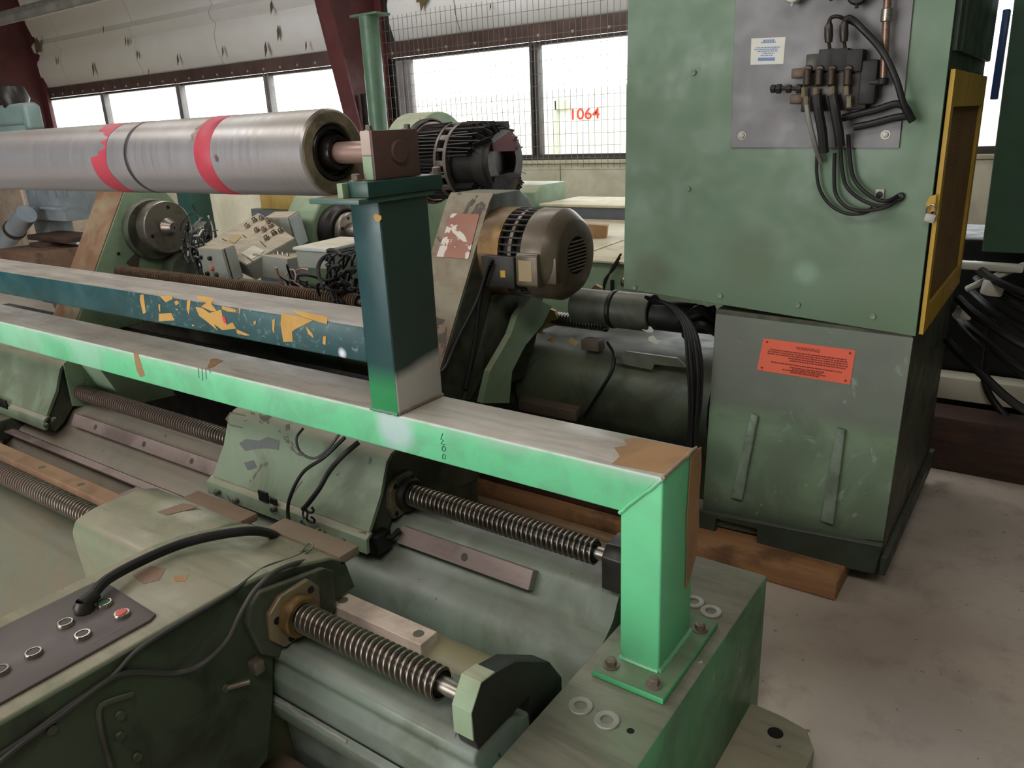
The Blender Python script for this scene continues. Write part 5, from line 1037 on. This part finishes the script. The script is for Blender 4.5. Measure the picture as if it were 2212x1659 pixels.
for k in range(3): cable('thin black wire dangling from the burnt motor core, %s' % ('left', 'middle', 'right')[k], [on(1092 + 3 * k, 425 - 8 * k, 'y', 3.45), on(1098 + 4 * k, 440, 'y', 3.45), on(1104 - 2 * k, 452, 'y', 3.45)], .004, 'black')
# further bed and pale boxes between motor and cabinet
t = thing('machine_bed', 'pale green bed by the window with a dusty cream top, right of the motor', 'machine bed', (-2.6, 4.2, 0))
b_ = NB(); prism(b_, [(3.62, 0), (3.62, .86), (3.60, .89), (4.9, .93), (4.9, 0)], 'x', -3.15, -1.75, .006); link('body', b_, 'sage_light', t)
b_ = NB(); prism(b_, [(3.585, .893), (3.585, .905), (4.9, .945), (4.9, .933)], 'x', -3.16, -1.74, .002); link('cover_sheet', b_, paint('cream_top', '#cfc4a8', '#c2b698', .6, grime='#9d9076', ga=.5), t)
b_ = NB(); prism(b_, [(3.60, .907), (3.60, .913), (4.3, .930), (4.3, .925)], 'x', -2.6, -2.15, .001, 1); link('hatch', b_, bpy.data.materials['cream_top'], t)
for k in range(3):
    x = -2.2 + k * .05; b_ = NB(); tube(b_, [on(1342 - k * 3, 548 + 8 * k, 'y', 3.57), on(1325, 575 + 4 * k, 'y', 3.57), on(1310 - k * 2, 605, 'y', 3.57), on(1298 + 3 * k, 645, 'y', 3.58)], .006, 6, 4); link('wire', b_, 'dark_metal', t)
b_ = NB(); box(b_, *[f(on(1322, 605, 'y', 3.61)[0]) for f in (lambda v: v - .008, lambda v: v + .008)], 3.605, 3.619, *sorted((on(1322, 605, 'y', 3.61)[2], on(1326, 640, 'y', 3.61)[2])), .001); link('slot', b_, 'black', t)
bm = NB(); box(bm, -3.2, -1.9, 4.95, 5.5, .75, 1.02, .006); o = solo('grey_bench', bm, paint('slate', '#5b5f63', '#666a6d', .5), 'slate grey bench with a pale top under the window', 'bench')
bm = NB(); box(bm, -3.25, -1.88, 4.93, 5.52, 1.021, 1.04, .003); link('bench_top', bm, bpy.data.materials['cream_top'], o)
bm = NB(); c_ = D(1283, 508, 4.2); obox(bm, c_, (.16, .1, .14), (0, .1, .4), .004); solo('carton', bm, 'kraft', 'small brown carton between the motor and the cabinet', 'box')
bm = NB(); c_ = D(1284, 580, 3.7); obox(bm, (c_.x, 3.72, c_.z), (.16, .12, .08), (0, 0, .2), .003); solo('white_box', bm, 'white_metal', 'white box on the dusty bed right of the motor', 'box')
bm = NB(); a = D(1135, 440, 4.6); prism(bm, [(4.95, .0), (4.95, 1.12), (5.05, 1.17), (5.4, 1.17), (5.4, .0)], 'x', -4.5, -3.3, .01); solo('green_housing', bm, 'sage_light', 'pale green housing behind the motor at the foot of the wall', 'machine')
# green pole with plate top
t = thing('support_pole', 'green pole with a flat plate on top, standing before the maroon column', 'pole', (-4.88, 5.0, 0))
b_ = NB(); cyl(b_, (-4.91, 5.0, 0), (-4.91, 5.0, 2.50), .08, seg=28); link('pole', b_, 'pole_green', t)
b_ = NB(); box(b_, -5.06, -4.76, 4.93, 5.10, 2.50, 2.518, .004); link('top_plate', b_, 'pole_green', t)
b_ = NB(); box(b_, -5.02, -4.72, 4.85, 5.15, 0, .02, .004); link('foot_plate', b_, 'pole_green', t)

# ================================================================== CONTROL BOXES AND CLUTTER BEHIND THE BEAMS
def rot_box(name, label, cat, pix_c, y, size, rot, mat, bev=.006):
    t_ = thing(name, label, cat, on(*pix_c, 'y', y)); c_ = Vector(on(*pix_c, 'y', y)); b_ = NB(); obox(b_, c_, size, rot, bev); link('body', b_, mat, t_)
    m = Matrix.Translation(c_) @ Matrix.Rotation(rot[2], 4, 'Z') @ Matrix.Rotation(rot[1], 4, 'Y') @ Matrix.Rotation(rot[0], 4, 'X'); return t_, m
def hexa(bm, q, ex):
    """block from four corner points and an extrusion vector"""
    A = [bm.verts.new(p) for p in q]; B_ = [bm.verts.new(Vector(p) + Vector(ex)) for p in q]; bm.faces.new(A); bm.faces.new(B_[::-1])
    for i in range(4): bm.faces.new((A[i], B_[i], B_[(i + 1) % 4], A[(i + 1) % 4]))
    bmesh.ops.recalc_face_normals(bm, faces=bm.faces); bmesh.ops.bevel(bm, geom=list(bm.edges), offset=.004, segments=2, affect='EDGES')
# long sloping console: a slab tipped towards the room, lying on the bed
c4 = [Vector(on(533, 572, 'y', 2.50)), Vector(on(637, 514, 'y', 2.74)), None, Vector(on(440, 528, 'y', 2.66))]
U_ = c4[1] - c4[0]; V_ = c4[3] - c4[0]; Nn = U_.cross(V_).normalized(); Nn = Nn if Nn.z > 0 else -Nn
def onface(px, py, q0=None, n_=None):
    q0 = q0 or c4[0]; n_ = n_ or Nn; o_ = Vector((0, 0, 1.6)); d = Vector(on(px, py, 'y', 3.0)) - o_; return o_ + d * ((q0 - o_).dot(n_) / d.dot(n_))
c4[2] = onface(559, 459)
t = thing('control_console', 'dusty grey control console tilted over, with rows of lamp holders', 'control box', c4[0])
b_ = NB(); hexa(b_, c4, -Nn * .10); link('body', b_, 'grey_box', t)
def onface(px, py, q0=None, n_=None):
    q0 = q0 or c4[0]; n_ = n_ or Nn; o_ = Vector((0, 0, 1.6)); d = Vector(on(px, py, 'y', 3.0)) - o_; return o_ + d * ((q0 - o_).dot(n_) / d.dot(n_))
for px, py, dk in ((552, 478, 0), (567, 474, 1), (536, 491, 1), (557, 500, 0), (572, 499, 2), (587, 490, 2), (594, 506, 0), (609, 501, 0), (578, 517, 1), (581, 480, 2)):
    a = onface(px, py); b_ = NB(); cyl(b_, a, a + Nn * .024, .0165, .015, seg=14, bev=.003); lh = link('lamp_holder', b_, 'chrome' if dk < 2 else 'shaft_brown', t); b_ = NB(); cyl(b_, a + Nn * .024, a + Nn * .0246, .010, seg=10); link('lens', b_, 'black', lh)
b_ = NB(); hexa(b_, [onface(*p_) for p_ in ((492, 519), (506, 506), (521, 513), (507, 527))], Nn * .004); link('label_plate', b_, 'brass_plate', t)
b_ = NB(); hexa(b_, [onface(*p_) for p_ in ((521, 548), (548, 531), (572, 543), (545, 561))], Nn * .004); link('door', b_, 'grey_lid', t)
for a_, e_ in (((480, 516), (489, 521)), ((530, 545), (538, 556)), ((534, 557), (545, 565)), ((562, 521), (575, 534)), ((525, 508), (532, 514))):
    b_ = NB(); tube(b_, [onface(*a_) + Nn * .001, onface(*e_) + Nn * .001], .0025, 4, 0); link('scratch', b_, 'black', t)
b_ = NB(); q = (c4[1] * .8 + c4[2] * .2) - Nn * .05; cyl(b_, q, q + U_.normalized() * .002, .016, seg=14); link('cable_hole', b_, 'black', t)
# pushbutton box hanging at its left end
f4 = [Vector(on(445, 607, 'y', 2.42)), Vector(on(499, 611, 'y', 2.36)), Vector(on(479, 539, 'y', 2.40)), Vector(on(426, 536, 'y', 2.46))]
nf = (f4[1] - f4[0]).cross(f4[3] - f4[0]).normalized(); nf = nf if nf.y < 0 else -nf
t = thing('control_box', 'grey pushbutton box with red button leaning at the left end of the console', 'control box', f4[0])
b_ = NB(); hexa(b_, f4, D(507, 529, 2.52) - f4[2]); link('body', b_, 'grey_box', t)
ev = (D(507, 529, 2.52) - f4[2]) * .16; b_ = NB(); hexa(b_, [f4[1] + ev, f4[1] + ev * 1.5, f4[2] + ev * 1.5, f4[2] + ev], (.003, -.002, 0)); link('lid_seam', b_, 'black', t)
for px, py, mt in ((436, 556, 'black'), (456, 558, 'black'), (461, 580, 'button_red'), (451, 591, 'black'), (470, 593, 'button_dark')):
    a = onface(px, py, f4[0], nf); b_ = NB(); cyl(b_, a, a + nf * .018, .013, .011, seg=14, bev=.003); link('button', b_, mt, t)
t = thing('junction_box', 'pale grey enclosure standing behind the tilted console', 'enclosure', on(650, 500, 'y', 2.95))
f5 = [Vector(on(640, 535, 'y', 2.92)), Vector(on(663, 521, 'y', 3.05)), Vector(on(644, 456, 'y', 3.05)), Vector(on(622, 470, 'y', 2.92))]; b_ = NB(); hexa(b_, f5, Vector(on(571, 470, 'y', 2.98)) - f5[3]); link('body', b_, 'grey_box', t)
b_ = NB(); hexa(b_, [p_ + Vector((.012, -.004, 0)) for p_ in f5], (.008, 0, 0)); link('door', b_, 'grey_lid', t)
t, m = rot_box('junction_box', 'small grey box with chrome studs under the console end', 'enclosure', (608, 572), 2.66, (.26, .16, .12), (0, math.radians(4), math.radians(5)), 'grey_box')
for k in range(4):
    a = m @ Vector((-.03 + k * .035, -.02, .058)); b_ = NB(); cyl(b_, a, a + Vector((0, 0, .02)), .012, .008, seg=10, bev=.002); link('stud', b_, 'chrome', t)
t = thing('junction_box', 'grey terminal box with a bright dusty lid beside the dark post', 'enclosure', on(680, 560, 'y', 2.35))
f6 = [Vector(on(644, 578, 'y', 2.35)), Vector(on(710, 582, 'y', 2.35)), Vector(on(708, 545, 'y', 2.35)), Vector(on(638, 540, 'y', 2.35))]; b_ = NB(); hexa(b_, f6, (.02, .26, .01)); link('body', b_, 'grey_box', t)
f7 = [f6[3] + Vector((-.01, -.01, 0)), f6[2] + Vector((.01, -.01, 0)), f6[2] + Vector((.03, .28, .012)), f6[3] + Vector((.01, .28, .012))]; b_ = NB(); hexa(b_, f7, (0, 0, .014)); link('lid', b_, 'grey_lid', t)
def tangle(label, cxp, cyp, y, w_, h_, n_, mats, seed, rad=.006):
    rg = random.Random(seed); c_ = D(cxp, cyp, y); b_ = NB(); mi = []
    for k in range(n_):
        cc = c_ + Vector((rg.gauss(0, w_ * .22), rg.uniform(-.08, .08), rg.gauss(0, h_ * .22))); r_ = rg.uniform(.02, .09); a0 = rg.uniform(0, 6.3); da = rg.uniform(1.2, 4.5) / 7
        u1 = Vector((rg.gauss(0, 1), rg.gauss(0, .6), rg.gauss(0, 1))).normalized(); u2 = u1.cross(Vector((rg.gauss(0, .5), 1, rg.gauss(0, .5)))).normalized(); sq = rg.uniform(.3, 1)
        pts = [cc + u1 * r_ * math.cos(a0 + da * q) + u2 * r_ * sq * math.sin(a0 + da * q) + Vector((0, 0, -.01 * q)) for q in range(8)]
        n0 = len(b_.faces); tube(b_, pts, rad * rg.uniform(.5, 1.2), 6, 4); mi += [k % len(mats)] * (len(b_.faces) - n0)
    o_ = solo('wire_tangle', b_, mats[0], label, 'wires', kind='stuff', recalc=False)
    for m_ in mats[1:]: o_.data.materials.append(M[m_])
    o_.data.polygons.foreach_set('material_index', mi)
tangle('tangle of pale and dark wires right of the steel hub', 434, 522, 2.70, .22, .30, 80, ['hose_grey', 'rubber', 'galv', 'black', 'sticker'], 4)
tangle('pile of black wires beside the terminal box', 738, 590, 2.30, .13, .22, 50, ['rubber', 'black', 'hose_grey', 'foot_brown' if 'foot_brown' in M else 'rubber'], 8, .008)
tangle('brown wires hanging under the tilted console', 640, 605, 2.4, .12, .16, 20, ['rubber', 'shaft_brown', 'black'], 12, .006)
lead_screw('rusty lead screw under the control boxes', -4.4, -2.45, 2.28, .905, .034, 'screw_rust', .0159)
bm = NB(); box(bm, -3.3, -2.2, 2.40, 2.60, .68, .86, .01); solo('machine_block', bm, 'black', 'black machine block under the terminal box', 'machine')
bm = NB(); box(bm, -4.45, -3.2, 2.42, 3.0, .62, .74, .006); solo('machine_block', bm, 'bed_dark', 'dark shelf under the tilted console', 'machine')
bm = NB(); box(bm, -6.4, -1.99, 2.12, 2.44, .0, .50, .01); solo('machine_block', bm, 'black', 'black bed front in the gap between the two beams', 'machine')
# arm seen between hub wires and dark post
t = thing('tail_arm', 'green headstock with drilled steel flange left of the dark post', 'machine arm', (-3.6, 3.3, .5))
pts = [(3.1, .68), (3.12, 1.12), (3.22, 1.25), (3.6, 1.26), (3.7, 1.1), (3.7, .68)]
b_ = NB(); prism(b_, pts, 'x', -3.95, -3.68, .02, 3); link('body', b_, 'sage_light', t)
c_ = Vector(on(742, 503, 'y', 3.25)); b_ = NB(); yy, zz = 3.30, 1.03
xrev(b_, [(-3.68, .16), (-3.62, .16), (-3.60, .14)], yy, zz, 40); xrev(b_, [(-3.60, .14), (-3.58, .14), (-3.575, .13)], yy, zz, 40); link('hub_housing', b_, 'motor_dark', t)
b_ = NB(); xrev(b_, [(-3.575, .12), (-3.54, .12), (-3.535, .115), (-3.535, .06), (-3.49, .055), (-3.44, .045), (-3.44, 0)], yy, zz, 40); link('flange', b_, 'hub_steel', t)
for a in (60, 110, 160, 215, 300): 
    b_ = NB(); q = Vector((-3.534, yy + .092 * math.cos(math.radians(a)), zz + .092 * math.sin(math.radians(a)))); cyl(b_, q, q + Vector((.001, 0, 0)), .011, seg=10); link('flange_hole', b_, 'black', t)
bm = NB(); a = D(545, 430, 3.75); b = D(700, 452, 3.75); box(bm, a.x, b.x + .3, 3.72, 4.2, 0, b.z - .012, .006); solo('machine_block', bm, bpy.data.materials['slate'], 'dark slate block under the yellow timber', 'machine')
bm = NB(); a = D(568, 430, 3.75); b = D(692, 452, 3.75); box(bm, a.x, b.x + .3, 3.72, 3.82, b.z - .01, a.z + .12, .008); solo('yellow_timber', bm, 'yellow_wood', 'yellow timber lying behind the roller end', 'timber')
for lb, x0, x1 in (('dark green upright behind the pale wires, under the roller', 382, 414),):
    a = D(x0, 425, 4.3); b = D(x1, 425, 4.3); bm = NB(); box(bm, a.x, b.x, 4.3, 4.5, .0, 1.6 if x0 < 400 else 1.45, .006); solo('machine_upright', bm, 'teal_dark' if x0 < 400 else bpy.data.materials['slate'], lb, 'upright')
a = D(414, 425, 4.55); b = D(545, 425, 4.55); bm = NB(); cyl(bm, ((a.x + b.x) / 2, 5.1, .3), ((a.x + b.x) / 2, 5.1, 1.5), (b.x - a.x) / 2 + .12, (b.x - a.x) / 2 + .14, seg=48); solo('cream_drum', bm, 'cream', 'cream drum standing behind the tangled wires', 'drum')
M['crate_brown'] = wood('crate_brown', '#5d4634', '#6b5240', '#2f2219')
# left clutter: galvanised duct box, conduit, wrapped stack
t = thing('duct_box', 'galvanised duct box with ribs at the left edge below the roller', 'duct', on(110, 470, 'y', 3.8))
a = D(52, 405, 3.8); b = D(150, 505, 3.8)
b_ = NB(); box(b_, a.x, b.x, 3.8, 4.3, b.z + .12, a.z + .25, .01); link('body', b_, 'galv', t)
for px in (62, 78, 122, 146):
    q = D(px, 430, 3.79); b_ = NB(); box(b_, q.x - .012, q.x + .012, 3.775, 3.80, q.z + .02, q.z + .30, .003); link('rib', b_, 'galv', t)
b_ = NB(); q = D(50, 445, 3.8); box(b_, a.x - .05, b.x + .06, 3.76, 3.80, q.z - .02, q.z + .01, .003); link('flange', b_, 'galv', t)
b_ = NB(); q = D(65, 500, 3.8); e = D(105, 535, 3.8); box(b_, q.x, e.x, 3.85, 4.1, e.z, q.z + .15, .01); link('outlet', b_, 'galv', t)
b_ = NB(); box(b_, q.x - .04, e.x + .05, 3.8, 4.15, e.z - .03, e.z, .004); link('outlet_flange', b_, 'galv', t)
b_ = NB(); a = D(78, 498, 3.7); b = D(150, 502, 3.7); box(b_, a.x, b.x + .1, 3.6, 3.95, a.z - .08, a.z - .03, .004); solo('dark_shelf', b_, 'timber_dark', 'dark shelf board sticking out below the duct box', 'shelf')
t = thing('conduit', 'galvanised conduit pipe with clamps at the left edge', 'pipe', on(10, 540, 'y', 3.5))
p0 = D(-40, 590, 3.5); p1 = D(58, 462, 3.6); b_ = NB(); cyl(b_, p0, p1, .095, seg=24); link('pipe', b_, 'galv', t)
for u_ in (.35, .75): c_ = p0.lerp(p1, u_); d_ = (p1 - p0).normalized(); b_ = NB(); cyl(b_, c_ - d_ * .02, c_ + d_ * .02, .106, seg=24); link('clamp', b_, 'dark_metal', t)
bm = NB(); a = D(-30, 405, 4.6); b = D(70, 520, 4.6); t_ = bmesh.new(); box(t_, a.x, b.x, 4.6, 5.4, b.z - .2, a.z + .3, .05, 3); merge(bm, t_); solo('wrapped_stack', bm, 'plastic', 'brown stack wrapped in shiny plastic film at the left edge', 'stack')
bm = NB(); a = D(30, 540, 3.4); b = D(95, 560, 3.4); box(bm, a.x - .1, b.x + .1, 3.3, 3.8, a.z - .28, a.z + .02, .006); solo('wooden_crate', bm, 'crate_brown', 'brown wooden crate under the galvanised conduit', 'crate')
bm = NB(); a = D(108, 545, 3.6); box(bm, a.x - .18, a.x + .05, 3.5, 3.7, a.z - .5, a.z + .1, .006); solo('grey_post', bm, 'timber_dark', 'grey-brown post beside the crate', 'post')
# grey-green machine head above the roller, left edge
t = thing('valve_housing', 'pale blue-green machine housing with a black valve, above the roller at the left edge', 'machine', on(40, 250, 'y', 3.5))
a = D(-60, 234, 3.5); b = D(66, 262, 3.5)
b_ = NB(); box(b_, a.x, b.x, 3.5, 3.6, b.z - .02, a.z, .03, 3); link('head', b_, paint('blue_green', '#6f8582', '#7f9490', .45, dust='#b5bab2', dustamt=.7), t)
b_ = NB(); prism(b_, [(a.x, b.z - .02), (b.x - .15, b.z - .02), (a.x + .9, b.z - .22), (a.x, b.z - .3)], 'y', 3.52, 3.58, .01); link('bracket', b_, bpy.data.materials['blue_green'], t)
b_ = NB(); q = D(62, 250, 3.5); box(b_, q.x - .06, q.x + .05, 3.46, 3.6, q.z - .12, q.z + .10, .03, 3); link('end_casting', b_, bpy.data.materials['blue_green'], t)
b_ = NB(); q = D(6, 212, 3.5); revolve(b_, [((q.x, 3.6, q.z - .12), .0), ((q.x, 3.6, q.z - .12), .09), ((q.x, 3.6, q.z), .13), ((q.x, 3.6, q.z + .10), .10), ((q.x, 3.6, q.z + .14), 0)], 20); link('valve', b_, 'dark_metal', t)
# clean the bookkeeping property
for o in bpy.data.objects:
    if '_w' in o: del o['_w']
